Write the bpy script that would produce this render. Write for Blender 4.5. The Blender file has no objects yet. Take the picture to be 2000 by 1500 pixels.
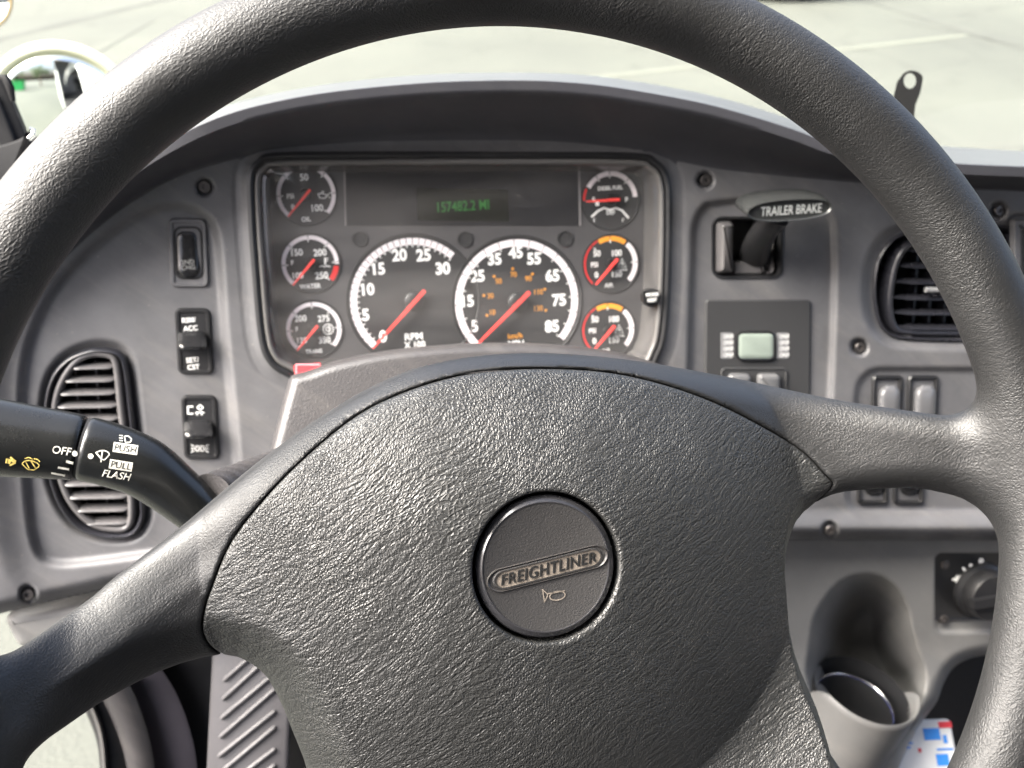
import bpy, bmesh, math, random
import numpy as np
from mathutils import Matrix, Vector
random.seed(4); np.random.seed(4)
S = bpy.context.scene
C = S.collection
rad = math.radians

# ---------------------------------------------------------------- camera, sky, sun, exposure
EYE = 2.30                                   # eye height above the ground outside the truck
PITCH, YAW = 30.0, -10.0
cd = bpy.data.cameras.new('Camera'); cam = bpy.data.objects.new('Camera', cd); C.objects.link(cam)
cam.location = (0, 0, EYE); cam.rotation_euler = (rad(90-PITCH), 0, rad(YAW))
cd.lens = 36.0; cd.sensor_width = 36.0; cd.clip_start = 0.02; cd.clip_end = 500
cd.dof.use_dof = True; cd.dof.focus_distance = 0.40; cd.dof.aperture_fstop = 15.0
S.camera = cam
CM = Matrix.Translation((0, 0, EYE)) @ Matrix.Rotation(rad(YAW), 4, 'Z') @ Matrix.Rotation(rad(90-PITCH), 4, 'X')
SUN_EL, SUN_AZ = 47.0, -92.0     # azimuth measured from straight ahead, minus = left
w = bpy.data.worlds.new('World'); S.world = w; w.use_nodes = True
nt = w.node_tree
bg = nt.nodes['Background']; sky = nt.nodes.new('ShaderNodeTexSky'); sky.sky_type = 'NISHITA'
sky.sun_disc = False; sky.sun_elevation = rad(SUN_EL); sky.sun_rotation = rad(SUN_AZ)
sky.air_density = .7; sky.ozone_density = .3; sky.dust_density = 9.0
nt.links.new(sky.outputs[0], bg.inputs[0]); bg.inputs[1].default_value = 0.15
sd = bpy.data.lights.new('Sun', 'SUN'); sd.energy = 4.2; sd.angle = rad(56); sd.color = (1, .995, .985)
so = bpy.data.objects.new('Sun', sd); C.objects.link(so)
_sv = Vector((math.sin(rad(SUN_AZ))*math.cos(rad(SUN_EL)), math.cos(rad(SUN_AZ))*math.cos(rad(SUN_EL)), math.sin(rad(SUN_EL))))
so.rotation_euler = _sv.to_track_quat('Z', 'Y').to_euler()
S.view_settings.view_transform = 'Standard'; S.view_settings.look = 'None'
S.view_settings.exposure = 2.45; S.view_settings.gamma = 1.0; S.view_settings.use_curve_mapping = False
S.render.engine = 'CYCLES'

# ---------------------------------------------------------------- helpers
CMn = np.array(CM); CO = CMn[:3, 3]; CR = CMn[:3, :3]; F = 2000.0
def V3(*a): return np.array(a, float)
def unit(v): v = np.asarray(v, float); return v/np.linalg.norm(v)
def ray(px, py):
    px, py = np.broadcast_arrays(np.asarray(px, float), np.asarray(py, float))
    return np.tensordot(CR, np.stack([(px-1000)/F, (750-py)/F, -np.ones_like(px)]), 1)
def atd(px, py, depth): return CO + ray(px, py)*depth          # photographed point at a known distance ahead
class Frame:
    """a plane of the place: origin, right, up, towards the driver; measured photo points are projected on it"""
    def __init__(s, O, N, up=(0, 0, 1)):
        s.O = np.asarray(O, float); s.N = unit(N); s.U = unit(np.cross(up, s.N)); s.V = np.cross(s.N, s.U)
    def p(s, px, py, w=0.0):
        d = ray(px, py); px = np.asarray(px)
        o = s.O + s.N*0
        den = np.tensordot(s.N, d, 1)
        t = ((o-CO) @ s.N + np.asarray(w))/den
        P = CO.reshape(3, *([1]*(d.ndim-1))) + d*t
        return np.moveaxis(P, 0, -1)
    def uv(s, px, py, w=0.0):
        P = s.p(px, py, w) - s.O
        return P @ s.U, P @ s.V
    def w3(s, u, v, w=0.0):
        u, v, w = np.broadcast_arrays(np.asarray(u, float), v, w)
        return s.O + u[..., None]*s.U + v[..., None]*s.V + w[..., None]*s.N
    def mm(s, px, py, w=0.0):   # metres per photo pixel there
        a = s.uv(px, py, w); b = s.uv(px+10, py, w); return math.hypot(a[0]-b[0], a[1]-b[1])/10
    def M(s, P):
        m = np.eye(4); m[:3, 0] = s.U; m[:3, 1] = s.V; m[:3, 2] = s.N; m[:3, 3] = P; return Matrix(m.tolist())

def tag(o, label=None, cat=None, group=None, kind=None):
    if label: o['label'] = label
    if cat: o['category'] = cat
    if group: o['group'] = group
    if kind: o['kind'] = kind
    return o
def thing(name, P, label, cat, group=None, fr=None, kind=None):
    o = bpy.data.objects.new(name, None); C.objects.link(o); o.empty_display_size = 0.02
    o.matrix_world = fr.M(P) if fr is not None else Matrix.Translation(Vector([float(x) for x in P]))
    bpy.context.view_layer.update()
    return tag(o, label, cat, group, kind)
WM = {}
def wmat(o):
    m = o.matrix_basis.copy(); p = o.parent
    while p is not None: m = p.matrix_basis @ m; p = p.parent
    return m
def mk(name, verts, faces, mat, parent=None, smooth=35, recalc=True, extra=None):
    """link world-space verts/faces as ONE mesh object, origin at the parent's base"""
    verts = np.asarray(verts, float)
    if parent is not None:
        inv = np.array(wmat(parent).inverted()); verts = verts @ inv[:3, :3].T + inv[:3, 3]
        loc = None
    me = bpy.data.meshes.new(name); me.from_pydata(verts.tolist() if len(verts) < 200000 else verts, [], faces if isinstance(faces, list) else faces.tolist())
    if recalc:
        bm = bmesh.new(); bm.from_mesh(me); bmesh.ops.recalc_face_normals(bm, faces=bm.faces); bm.to_mesh(me); bm.free()
    if smooth:
        me.polygons.foreach_set('use_smooth', np.ones(len(me.polygons), bool))
        if smooth < 180: me.set_sharp_from_angle(angle=rad(smooth))
    if mat: me.materials.append(mat)
    me.update()
    o = bpy.data.objects.new(name, me); C.objects.link(o)
    if parent is not None: o.parent = parent
    return o
def hollow(name, parent):    # part that is a pivot of sub-parts
    o = bpy.data.objects.new(name, None); C.objects.link(o); o.parent = parent; o.empty_display_size = .01; return o

class MB:
    def __init__(s): s.v = []; s.f = []; s.n = 0
    def add(s, v, f):
        v = np.asarray(v, float); s.v.append(v); s.f += [tuple(int(i)+s.n for i in q) for q in f]; s.n += len(v); return s
    def build(s, name, mat, parent=None, **k):
        return mk(name, np.concatenate(s.v), s.f, mat, parent, **k)

def catmull(pts, n=6, closed=True):
    P = np.asarray(pts, float); N = len(P); out = []
    rng = range(N) if closed else range(N-1)
    for i in rng:
        g = (lambda j: P[j % N]) if closed else (lambda j: P[min(max(j, 0), N-1)])
        p0, p1, p2, p3 = g(i-1), g(i), g(i+1), g(i+2)
        for k in range(n):
            t = k/n; out.append(.5*((2*p1)+(-p0+p2)*t+(2*p0-5*p1+4*p2-p3)*t*t+(-p0+3*p1-3*p2+p3)*t**3))
    if not closed: out.append(P[-1])
    return np.array(out)
def resample(P, n, closed=False):
    P = np.asarray(P, float)
    if closed: P = np.vstack([P, P[:1]])
    L = np.concatenate([[0], np.cumsum(np.linalg.norm(np.diff(P, axis=0), axis=1))])
    t = np.linspace(0, L[-1], n, endpoint=not closed)
    return np.stack([np.interp(t, L, P[:, k]) for k in range(P.shape[1])], 1)
def rrect(x0, y0, x1, y1, r, n=6, lean=0.0):
    """rounded rectangle; lean shifts x with y (px per px)"""
    out = []; sx = 1 if x1 > x0 else -1; sy = 1 if y1 > y0 else -1
    for cx, cy, a0 in ((x1-sx*r, y1-sy*r, 0), (x0+sx*r, y1-sy*r, 90), (x0+sx*r, y0+sy*r, 180), (x1-sx*r, y0+sy*r, 270)):
        for k in range(n+1):
            a = rad(a0+90*k/n); out.append((cx+sx*r*math.cos(a), cy+sy*r*math.sin(a)))
    out = np.array(out); out[:, 0] += lean*(out[:, 1]-(y0+y1)/2); return out
def grid_faces(nu, nv, cu=False, cv=False):
    F_ = []
    for i in range(nu if cu else nu-1):
        for j in range(nv if cv else nv-1):
            a = i*nv+j; b = ((i+1) % nu)*nv+j; c = ((i+1) % nu)*nv+(j+1) % nv; d = i*nv+(j+1) % nv
            F_.append((a, b, c, d))
    return F_
def inset2(P, d):
    """move a closed 2-D loop inwards by d along its normals"""
    a = np.roll(P, 1, 0); b = np.roll(P, -1, 0); t = b-a; t /= np.maximum(np.linalg.norm(t, axis=1)[:, None], 1e-9)
    nrm = np.stack([-t[:, 1], t[:, 0]], 1)
    area = np.sum(P[:, 0]*np.roll(P[:, 1], -1)-np.roll(P[:, 0], -1)*P[:, 1])
    return P + nrm*d*(1 if area > 0 else -1)
def cushion(fr, outline, prof, cap=True, w0=0.0, capback=False):
    """outline = photo points lying at height w0 on the frame; prof = [(inset_m, w)]; returns verts, faces"""
    o = np.asarray(outline, float); u, v = fr.uv(o[:, 0], o[:, 1], w0); P = np.stack([u, v], 1)
    vs = []
    for ins, ww in prof:
        Q = inset2(P, ins); vs.append(fr.w3(Q[:, 0], Q[:, 1], ww))
    n = len(P); fs = grid_faces(len(prof), n, cv=True)
    vs = np.concatenate(vs)
    if cap: fs.append(tuple(range((len(prof)-1)*n, len(prof)*n)))
    if capback: fs.append(tuple(range(n))[::-1])
    return vs, fs
def tube(path, radii, n=16, cap=True, flat=1.0, up=None):
    P = np.asarray(path, float); N = len(P); radii = np.broadcast_to(radii, N) if np.ndim(radii) == 0 else np.asarray(radii)
    T = np.gradient(P, axis=0); T /= np.linalg.norm(T, axis=1)[:, None]
    ref = np.asarray(up if up is not None else (0.13, .2, 1.), float); vs = []
    for i in range(N):
        a = unit(ref-T[i]*(ref@T[i])); b = np.cross(T[i], a); ref = a if up is None else ref
        for k in range(n):
            t = 2*math.pi*k/n; vs.append(P[i]+radii[i]*(math.cos(t)*a*flat+math.sin(t)*b))
    fs = grid_faces(N, n, cv=True)
    if cap: fs += [tuple(range(n))[::-1], tuple(range((N-1)*n, N*n))]
    return np.array(vs), fs
def lathe(O, ax, prof, n=48, cap0=True, cap1=True, a0=0, a1=360, U=None):
    ax = unit(ax); U = unit(np.cross(ax, (0.1, .2, .97))) if U is None else unit(np.asarray(U)-ax*(np.asarray(U)@ax)); W = np.cross(ax, U)
    full = a1-a0 >= 360; m = n if full else n+1; vs = []
    for r, h in prof:
        for k in range(m):
            t = rad(a0+(a1-a0)*k/n); vs.append(np.asarray(O)+ax*h+r*(math.cos(t)*U+math.sin(t)*W))
    fs = grid_faces(len(prof), m, cv=full)
    if cap0 and full and prof[0][0] > 1e-6: fs.append(tuple(range(m))[::-1])
    if cap1 and full and prof[-1][0] > 1e-6: fs.append(tuple(range((len(prof)-1)*m, len(prof)*m)))
    return np.array(vs), fs
def boxw(P0, U, V, N, sx, sy, sz):
    """box centred on P0 with half sizes"""
    v = [P0+a*sx*U+b*sy*V+c*sz*N for c in (-1, 1) for b in (-1, 1) for a in (-1, 1)]
    return np.array(v), [(0, 2, 3, 1), (4, 5, 7, 6), (0, 1, 5, 4), (2, 6, 7, 3), (0, 4, 6, 2), (1, 3, 7, 5)]
def rbox(name, P0, U, V, N, sx, sy, sz, r, mat, parent):
    v, f = boxw(np.asarray(P0, float), U, V, N, sx, sy, sz)
    o = mk(name, v, f, mat, parent, smooth=180)
    b = o.modifiers.new('bevel', 'BEVEL'); b.width = r; b.segments = 3; b.limit_method = 'NONE'
    o.modifiers.new('wn', 'WEIGHTED_NORMAL'); return o

_tc = {}
def text_geo(s, size, shear=0.0, bold=0.0, extrude=0.0, space=1.0, sx=1.0):
    key = (s, shear, bold, space)
    cu = bpy.data.curves.new('t', 'FONT'); cu.body = s; cu.size = 1; cu.align_x = 'CENTER'; cu.align_y = 'CENTER'
    cu.shear = shear; cu.offset = bold; cu.space_character = space; cu.resolution_u = 4; cu.extrude = 0
    cu.space_line = .85
    ob = bpy.data.objects.new('t', cu); C.objects.link(ob)
    dg = bpy.context.evaluated_depsgraph_get(); me = bpy.data.meshes.new_from_object(ob.evaluated_get(dg))
    if extrude:
        bm = bmesh.new(); bm.from_mesh(me)
        g = bmesh.ops.extrude_face_region(bm, geom=bm.faces[:])
        for v in g['geom']:
            if isinstance(v, bmesh.types.BMVert): v.co.z += extrude/size
        bm.to_mesh(me); bm.free()
    v = np.array([tuple(x.co) for x in me.vertices]).reshape(-1, 3); f = [tuple(p.vertices) for p in me.polygons]
    bpy.data.objects.remove(ob); bpy.data.curves.remove(cu); bpy.data.meshes.remove(me)
    # size = cap height
    v = v*(size/0.70)
    if len(v):
        v[:, 0] *= sx; mid = (v.min(0)+v.max(0))/2; v[:, 0] -= mid[0]; v[:, 1] -= mid[1]
    return v, f
def ftext(mb, fr, s, px, py, hpx, w, rot=0.0, **k):
    """lettering printed on frame fr, centred on a photo point, cap height in photo px"""
    u, v = fr.uv(px, py, w); g, f = text_geo(s, hpx*fr.mm(px, py, w), **k)
    if not len(g): return
    c, s_ = math.cos(rad(rot)), math.sin(rad(rot))
    mb.add(fr.w3(u+g[:, 0]*c-g[:, 1]*s_, v+g[:, 0]*s_+g[:, 1]*c, w+g[:, 2]), f)
def strip(fr, pts, wd, w, closed=False):
    """flat printed line of width wd (m) through local points"""
    P = np.asarray(pts, float); T = np.gradient(P, axis=0) if not closed else np.roll(P, -1, 0)-np.roll(P, 1, 0)
    T /= np.linalg.norm(T, axis=1)[:, None]; Nn = np.stack([-T[:, 1], T[:, 0]], 1)*wd/2
    A = P+Nn; B = P-Nn; n = len(P)
    v = np.concatenate([fr.w3(A[:, 0], A[:, 1], w), fr.w3(B[:, 0], B[:, 1], w)])
    return v, [(i, (i+1) % n, n+(i+1) % n, n+i) for i in range(n if closed else n-1)]
def pxline(mb, fr, pts, wpx, w, closed=False):
    p = np.asarray(pts, float); u, v = fr.uv(p[:, 0], p[:, 1], w); v_, f_ = strip(fr, np.stack([u, v], 1), wpx*fr.mm(p[0, 0], p[0, 1], w), w, closed); mb.add(v_, f_)
def pxpoly(mb, fr, pts, w):
    p = np.asarray(pts, float); mb.add(fr.p(p[:, 0], p[:, 1], w), [tuple(range(len(p)))])

# 2-D signed distance to a polygon (negative inside)
def sdf_poly(X, Y, P):
    P = np.asarray(P, np.float64); d = np.full(X.shape, 1e9); ins = np.zeros(X.shape, bool)
    for i in range(len(P)):
        ax, ay = P[i]; bx, by = P[(i+1) % len(P)]
        ex, ey = bx-ax, by-ay; L = ex*ex+ey*ey
        if L < 1e-14: continue
        wx, wy = X-ax, Y-ay; t = np.clip((wx*ex+wy*ey)/L, 0, 1)
        d = np.minimum(d, (wx-ex*t)**2+(wy-ey*t)**2)
        cnd = (ay > Y) != (by > Y)
        with np.errstate(divide='ignore', invalid='ignore'):
            xc = ax+(Y-ay)*ex/(by-ay if by != ay else 1e-12)
        ins ^= cnd & (X < xc)
    d = np.sqrt(d); return np.where(ins, -d, d)
def sstep(a, b, x): t = np.clip((x-a)/(b-a), 0, 1); return t*t*(3-2*t)
def smin(a, b, k): h = np.clip(.5+.5*(b-a)/k, 0, 1); return b*(1-h)+a*h-k*h*(1-h)
def smax(a, b, k): return -smin(-a, -b, k)

def surface_nets(fun, lo, hi, h):
    xs = np.arange(lo[0], hi[0], h); ys = np.arange(lo[1], hi[1], h); zs = np.arange(lo[2], hi[2], h)
    D = fun(xs[:, None, None], ys[None, :, None], zs[None, None, :]).astype(np.float32)
    D = np.broadcast_to(D, (len(xs), len(ys), len(zs)))
    I = D < 0
    n = tuple(k-1 for k in D.shape)
    def sl(A, o): return A[o[0]:o[0]+n[0], o[1]:o[1]+n[1], o[2]:o[2]+n[2]]
    cor = [(a, b, c) for a in (0, 1) for b in (0, 1) for c in (0, 1)]
    cnt = sum(sl(I, o).astype(np.int8) for o in cor)
    act = (cnt > 0) & (cnt < 8); idx = np.argwhere(act)
    acc = np.zeros((len(idx), 3)); num = np.zeros(len(idx))
    for o in cor:
        for ax in range(3):
            if o[ax]: continue
            q = list(o); q[ax] = 1
            a = D[idx[:, 0]+o[0], idx[:, 1]+o[1], idx[:, 2]+o[2]]; b = D[idx[:, 0]+q[0], idx[:, 1]+q[1], idx[:, 2]+q[2]]
            cr = (a < 0) != (b < 0); t = np.where(cr, a/np.where(cr, a-b, 1), 0)
            p = np.array(o, float)[None, :].repeat(len(idx), 0); p[:, ax] += t
            acc += p*cr[:, None]; num += cr
    Vv = (idx+acc/num[:, None])*h+np.array([xs[0], ys[0], zs[0]])
    vid = -np.ones(n, np.int32); vid[idx[:, 0], idx[:, 1], idx[:, 2]] = np.arange(len(idx))
    faces = []
    for ax in range(3):
        a = I[tuple(slice(0, -1) if k == ax else slice(1, -1) for k in range(3))]
        b = I[tuple(slice(1, None) if k == ax else slice(1, -1) for k in range(3))]
        e = np.argwhere(a != b)
        if not len(e): continue
        e1 = e.copy()
        for k in range(3):
            if k != ax: e1[:, k] += 1
        u_, v_ = [k for k in range(3) if k != ax]
        def g(du, dv):
            q = e1.copy(); q[:, u_] -= du; q[:, v_] -= dv; return vid[q[:, 0], q[:, 1], q[:, 2]]
        Q = np.stack([g(0, 0), g(1, 0), g(1, 1), g(0, 1)], 1)
        fl = a[e[:, 0], e[:, 1], e[:, 2]] ^ (ax == 1)
        Q[~fl] = Q[~fl][:, ::-1]
        faces.append(Q)
    return Vv, np.concatenate(faces)

# ---------------------------------------------------------------- materials
def mat(name, col, rough=.5, metal=0.0, spec=.5, coat=0.0, bump=None, emit=None, colvar=0.0, varscale=20, dust=0.0):
    """bump = (scale 1/m, distance m, kind)"""
    m = bpy.data.materials.new(name); m.use_nodes = True; n = m.node_tree; b = n.nodes['Principled BSDF']
    b.inputs['Base Color'].default_value = (*col, 1); b.inputs['Roughness'].default_value = rough
    b.inputs['Metallic'].default_value = metal; b.inputs['Specular IOR Level'].default_value = spec
    b.inputs['Coat Weight'].default_value = coat
    tc = n.nodes.new('ShaderNodeTexCoord')
    if emit: b.inputs['Emission Color'].default_value = (*emit[:3], 1); b.inputs['Emission Strength'].default_value = emit[3]
    if colvar:
        t = n.nodes.new('ShaderNodeTexNoise'); t.inputs['Scale'].default_value = varscale; t.inputs['Detail'].default_value = 8; t.inputs['Roughness'].default_value = .65
        n.links.new(tc.outputs['Object'], t.inputs['Vector'])
        mr = n.nodes.new('ShaderNodeMapRange'); mr.inputs['From Min'].default_value = .3; mr.inputs['From Max'].default_value = .7
        mr.inputs['To Min'].default_value = 1-colvar; mr.inputs['To Max'].default_value = 1+colvar
        n.links.new(t.outputs['Fac'], mr.inputs['Value'])
        mx = n.nodes.new('ShaderNodeVectorMath'); mx.operation = 'SCALE'; mx.inputs[0].default_value = col
        n.links.new(mr.outputs[0], mx.inputs['Scale']); n.links.new(mx.outputs[0], b.inputs['Base Color'])
        r2 = n.nodes.new('ShaderNodeMapRange'); r2.inputs['From Min'].default_value = .3; r2.inputs['From Max'].default_value = .7
        r2.inputs['To Min'].default_value = min(1, rough*(1+colvar*.6)); r2.inputs['To Max'].default_value = rough*(1-colvar*.6)
        n.links.new(t.outputs['Fac'], r2.inputs['Value']); n.links.new(r2.outputs[0], b.inputs['Roughness'])
    if dust:    # specks, wiped smears and a thin film of dust
        src = b.inputs['Base Color'].links[0].from_socket if b.inputs['Base Color'].links else None
        vo = n.nodes.new('ShaderNodeTexVoronoi'); vo.inputs['Scale'].default_value = 210; vo.inputs['Randomness'].default_value = 1; n.links.new(tc.outputs['Object'], vo.inputs['Vector'])
        a1 = n.nodes.new('ShaderNodeMapRange'); a1.inputs['From Min'].default_value = .05; a1.inputs['From Max'].default_value = .13; a1.inputs['To Min'].default_value = 1; a1.inputs['To Max'].default_value = 0; n.links.new(vo.outputs['Distance'], a1.inputs['Value'])
        sp_ = n.nodes.new('ShaderNodeSeparateColor'); n.links.new(vo.outputs['Color'], sp_.inputs[0])
        gt = n.nodes.new('ShaderNodeMath'); gt.operation = 'GREATER_THAN'; n.links.new(sp_.outputs[0], gt.inputs[0]); gt.inputs[1].default_value = .86
        ml = n.nodes.new('ShaderNodeMath'); ml.operation = 'MULTIPLY'; n.links.new(a1.outputs[0], ml.inputs[0]); n.links.new(gt.outputs[0], ml.inputs[1])
        mp = n.nodes.new('ShaderNodeMapping'); mp.inputs['Rotation'].default_value = (0, 0, .7); n.links.new(tc.outputs['Object'], mp.inputs['Vector'])
        mp2 = n.nodes.new('ShaderNodeMapping'); mp2.inputs['Scale'].default_value = (6, 45, 20); n.links.new(mp.outputs[0], mp2.inputs['Vector'])
        sm = n.nodes.new('ShaderNodeTexNoise'); sm.inputs['Scale'].default_value = 1.5; sm.inputs['Detail'].default_value = 9; sm.inputs['Roughness'].default_value = .7; n.links.new(mp2.outputs[0], sm.inputs['Vector'])
        s2_ = n.nodes.new('ShaderNodeMapRange'); s2_.inputs['From Min'].default_value = .5; s2_.inputs['From Max'].default_value = .85; s2_.inputs['To Max'].default_value = .55; n.links.new(sm.outputs['Fac'], s2_.inputs['Value'])
        ad_ = n.nodes.new('ShaderNodeMath'); ad_.operation = 'MAXIMUM'; n.links.new(ml.outputs[0], ad_.inputs[0]); n.links.new(s2_.outputs[0], ad_.inputs[1])
        am = n.nodes.new('ShaderNodeMath'); am.operation = 'MULTIPLY'; n.links.new(ad_.outputs[0], am.inputs[0]); am.inputs[1].default_value = dust
        mc_ = n.nodes.new('ShaderNodeMix'); mc_.data_type = 'RGBA'; n.links.new(am.outputs[0], mc_.inputs[0])
        ci = [i for i in mc_.inputs if i.type == 'RGBA']
        if src: n.links.new(src, ci[0])
        else: ci[0].default_value = (*col, 1)
        ci[1].default_value = (.36, .33, .29, 1)
        n.links.new([o_ for o_ in mc_.outputs if o_.type == 'RGBA'][0], b.inputs['Base Color'])
    if bump:
        sc, dist, kind = bump
        if kind == 'noise':
            t = n.nodes.new('ShaderNodeTexNoise'); t.inputs['Scale'].default_value = sc; t.inputs['Detail'].default_value = 3; out = t.outputs['Fac']
        else:
            t = n.nodes.new('ShaderNodeTexVoronoi'); t.inputs['Scale'].default_value = sc; t.feature = 'SMOOTH_F1'; out = t.outputs['Distance']
        n.links.new(tc.outputs['Object'], t.inputs['Vector'])
        bp = n.nodes.new('ShaderNodeBump'); bp.inputs['Distance'].default_value = dist; bp.inputs['Strength'].default_value = 1
        n.links.new(out, bp.inputs['Height']); n.links.new(bp.outputs[0], b.inputs['Normal'])
    return m
def leather(name, col, rough, cell=430, depth=.0006, wrinkle=1.0, wearmask=False, ring=False):
    """creased, pebbled skin: stretched cells whose direction wanders, plus fine grain"""
    m = bpy.data.materials.new(name); m.use_nodes = True; n = m.node_tree; b = n.nodes['Principled BSDF']; L = n.links.new
    b.inputs['Base Color'].default_value = (*col, 1); b.inputs['Roughness'].default_value = rough; b.inputs['Specular IOR Level'].default_value = .75
    tc = n.nodes.new('ShaderNodeTexCoord')
    def node(t, **k):
        q = n.nodes.new(t)
        for a, v in k.items():
            if isinstance(a, str) and a in q.inputs: q.inputs[a].default_value = v
            else: setattr(q, a, v)
        return q
    def noise(scale, detail=2, vec=None):
        q = node('ShaderNodeTexNoise'); q.inputs['Scale'].default_value = scale; q.inputs['Detail'].default_value = detail
        L(vec or tc.outputs['Object'], q.inputs['Vector']); return q
    def mth(op, a, bb=None, cc=None):
        q = node('ShaderNodeMath', operation=op)
        for i, x in enumerate((a, bb, cc)):
            if x is None: continue
            if hasattr(x, 'links'): L(x, q.inputs[i])
            else: q.inputs[i].default_value = x
        return q.outputs[0]
    base = tc.outputs['Object']
    if ring:      # rim: work in angle / minor direction so the creases run across it
        sp = node('ShaderNodeSeparateXYZ'); L(base, sp.inputs[0])
        ang = mth('MULTIPLY', mth('ARCTAN2', sp.outputs[1], sp.outputs[0]), .212)
        rr_ = mth('SQRT', mth('ADD', mth('MULTIPLY', sp.outputs[0], sp.outputs[0]), mth('MULTIPLY', sp.outputs[1], sp.outputs[1])))
        cb = node('ShaderNodeCombineXYZ'); L(ang, cb.inputs[0]); L(rr_, cb.inputs[1]); L(sp.outputs[2], cb.inputs[2]); 
    # wandering distortion
    lo = noise(16, 2); s1 = node('ShaderNodeVectorMath', operation='SCALE'); L(lo.outputs['Color'], s1.inputs[0]); s1.inputs['Scale'].default_value = .022
    hi_ = noise(330, 2); s2 = node('ShaderNodeVectorMath', operation='SCALE'); L(hi_.outputs['Color'], s2.inputs[0]); s2.inputs['Scale'].default_value = .0011
    ad = node('ShaderNodeVectorMath', operation='ADD'); L(base, ad.inputs[0]); L(s1.outputs[0], ad.inputs[1])
    ad2 = node('ShaderNodeVectorMath', operation='ADD'); L(ad.outputs[0], ad2.inputs[0]); L(s2.outputs[0], ad2.inputs[1])
    rot = node('ShaderNodeVectorRotate', rotation_type='Z_AXIS'); rot.inputs['Angle'].default_value = rad(-36); L(ad2.outputs[0], rot.inputs['Vector'])
    mp = node('ShaderNodeMapping'); mp.inputs['Scale'].default_value = (.62, 1.0, .8)
    L(rot.outputs[0], mp.inputs['Vector'])
    v1 = node('ShaderNodeTexVoronoi', feature='DISTANCE_TO_EDGE'); v1.inputs['Scale'].default_value = cell; L(mp.outputs[0], v1.inputs['Vector'])
    v2 = node('ShaderNodeTexVoronoi', feature='DISTANCE_TO_EDGE'); v2.inputs['Scale'].default_value = cell*1.08
    L(ad2.outputs[0], v2.inputs['Vector'])
    c1 = mth('SMOOTH_MIN', mth('MULTIPLY', v1.outputs['Distance'], 3.2), 1.0, .5)
    c2 = mth('SMOOTH_MIN', mth('MULTIPLY', v2.outputs['Distance'], 3.2), 1.0, .5)
    c1 = mth('SUBTRACT', 1.0, c1); c2 = mth('SUBTRACT', 1.0, c2)    # pits in a net of ridges
    # long creases
    mp3 = node('ShaderNodeMapping'); mp3.inputs['Scale'].default_value = (.22, 1.0, .5); L(rot.outputs[0], mp3.inputs['Vector'])
    v3 = node('ShaderNodeTexVoronoi', feature='DISTANCE_TO_EDGE'); v3.inputs['Scale'].default_value = cell*.42; L(mp3.outputs[0], v3.inputs['Vector'])
    c3 = mth('SMOOTH_MIN', mth('MULTIPLY', v3.outputs['Distance'], 5.0), 1.0, .5)
    zone = noise(22, 1); zf = mth('MULTIPLY', mth('SUBTRACT', zone.outputs['Fac'], .38), 3.5)
    zc = node('ShaderNodeClamp'); L(zf, zc.inputs['Value'])
    mixf = node('ShaderNodeMix'); mixf.data_type = 'FLOAT'; L(zc.outputs[0], mixf.inputs['Factor']); L(c2, mixf.inputs['A']); L(c1, mixf.inputs['B'])
    hsum = mth('ADD', mixf.outputs['Result'], mth('MULTIPLY', c3, .75*wrinkle))
    fine = noise(2600, 2)
    hsum = mth('ADD', hsum, mth('MULTIPLY', fine.outputs['Fac'], .05))
    if wearmask:   # worn smooth where hands polish it
        wn = noise(14, 3); wf = mth('MULTIPLY', mth('SUBTRACT', wn.outputs['Fac'], .36), 4.0); wc = node('ShaderNodeClamp'); L(wf, wc.inputs['Value'])
        wm = node('ShaderNodeMapRange'); wm.inputs['To Min'].default_value = .30; wm.inputs['To Max'].default_value = 1; L(wc.outputs[0], wm.inputs['Value'])
        hsum = mth('MULTIPLY', hsum, wm.outputs[0])
        rr2 = node('ShaderNodeMapRange'); rr2.inputs['To Min'].default_value = rough*.85; rr2.inputs['To Max'].default_value = rough*1.1; L(wc.outputs[0], rr2.inputs['Value']); L(rr2.outputs[0], b.inputs['Roughness'])
    bp = node('ShaderNodeBump'); bp.inputs['Distance'].default_value = depth; bp.inputs['Strength'].default_value = 1
    L(hsum, bp.inputs['Height']); L(bp.outputs[0], b.inputs['Normal'])
    return m
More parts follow.
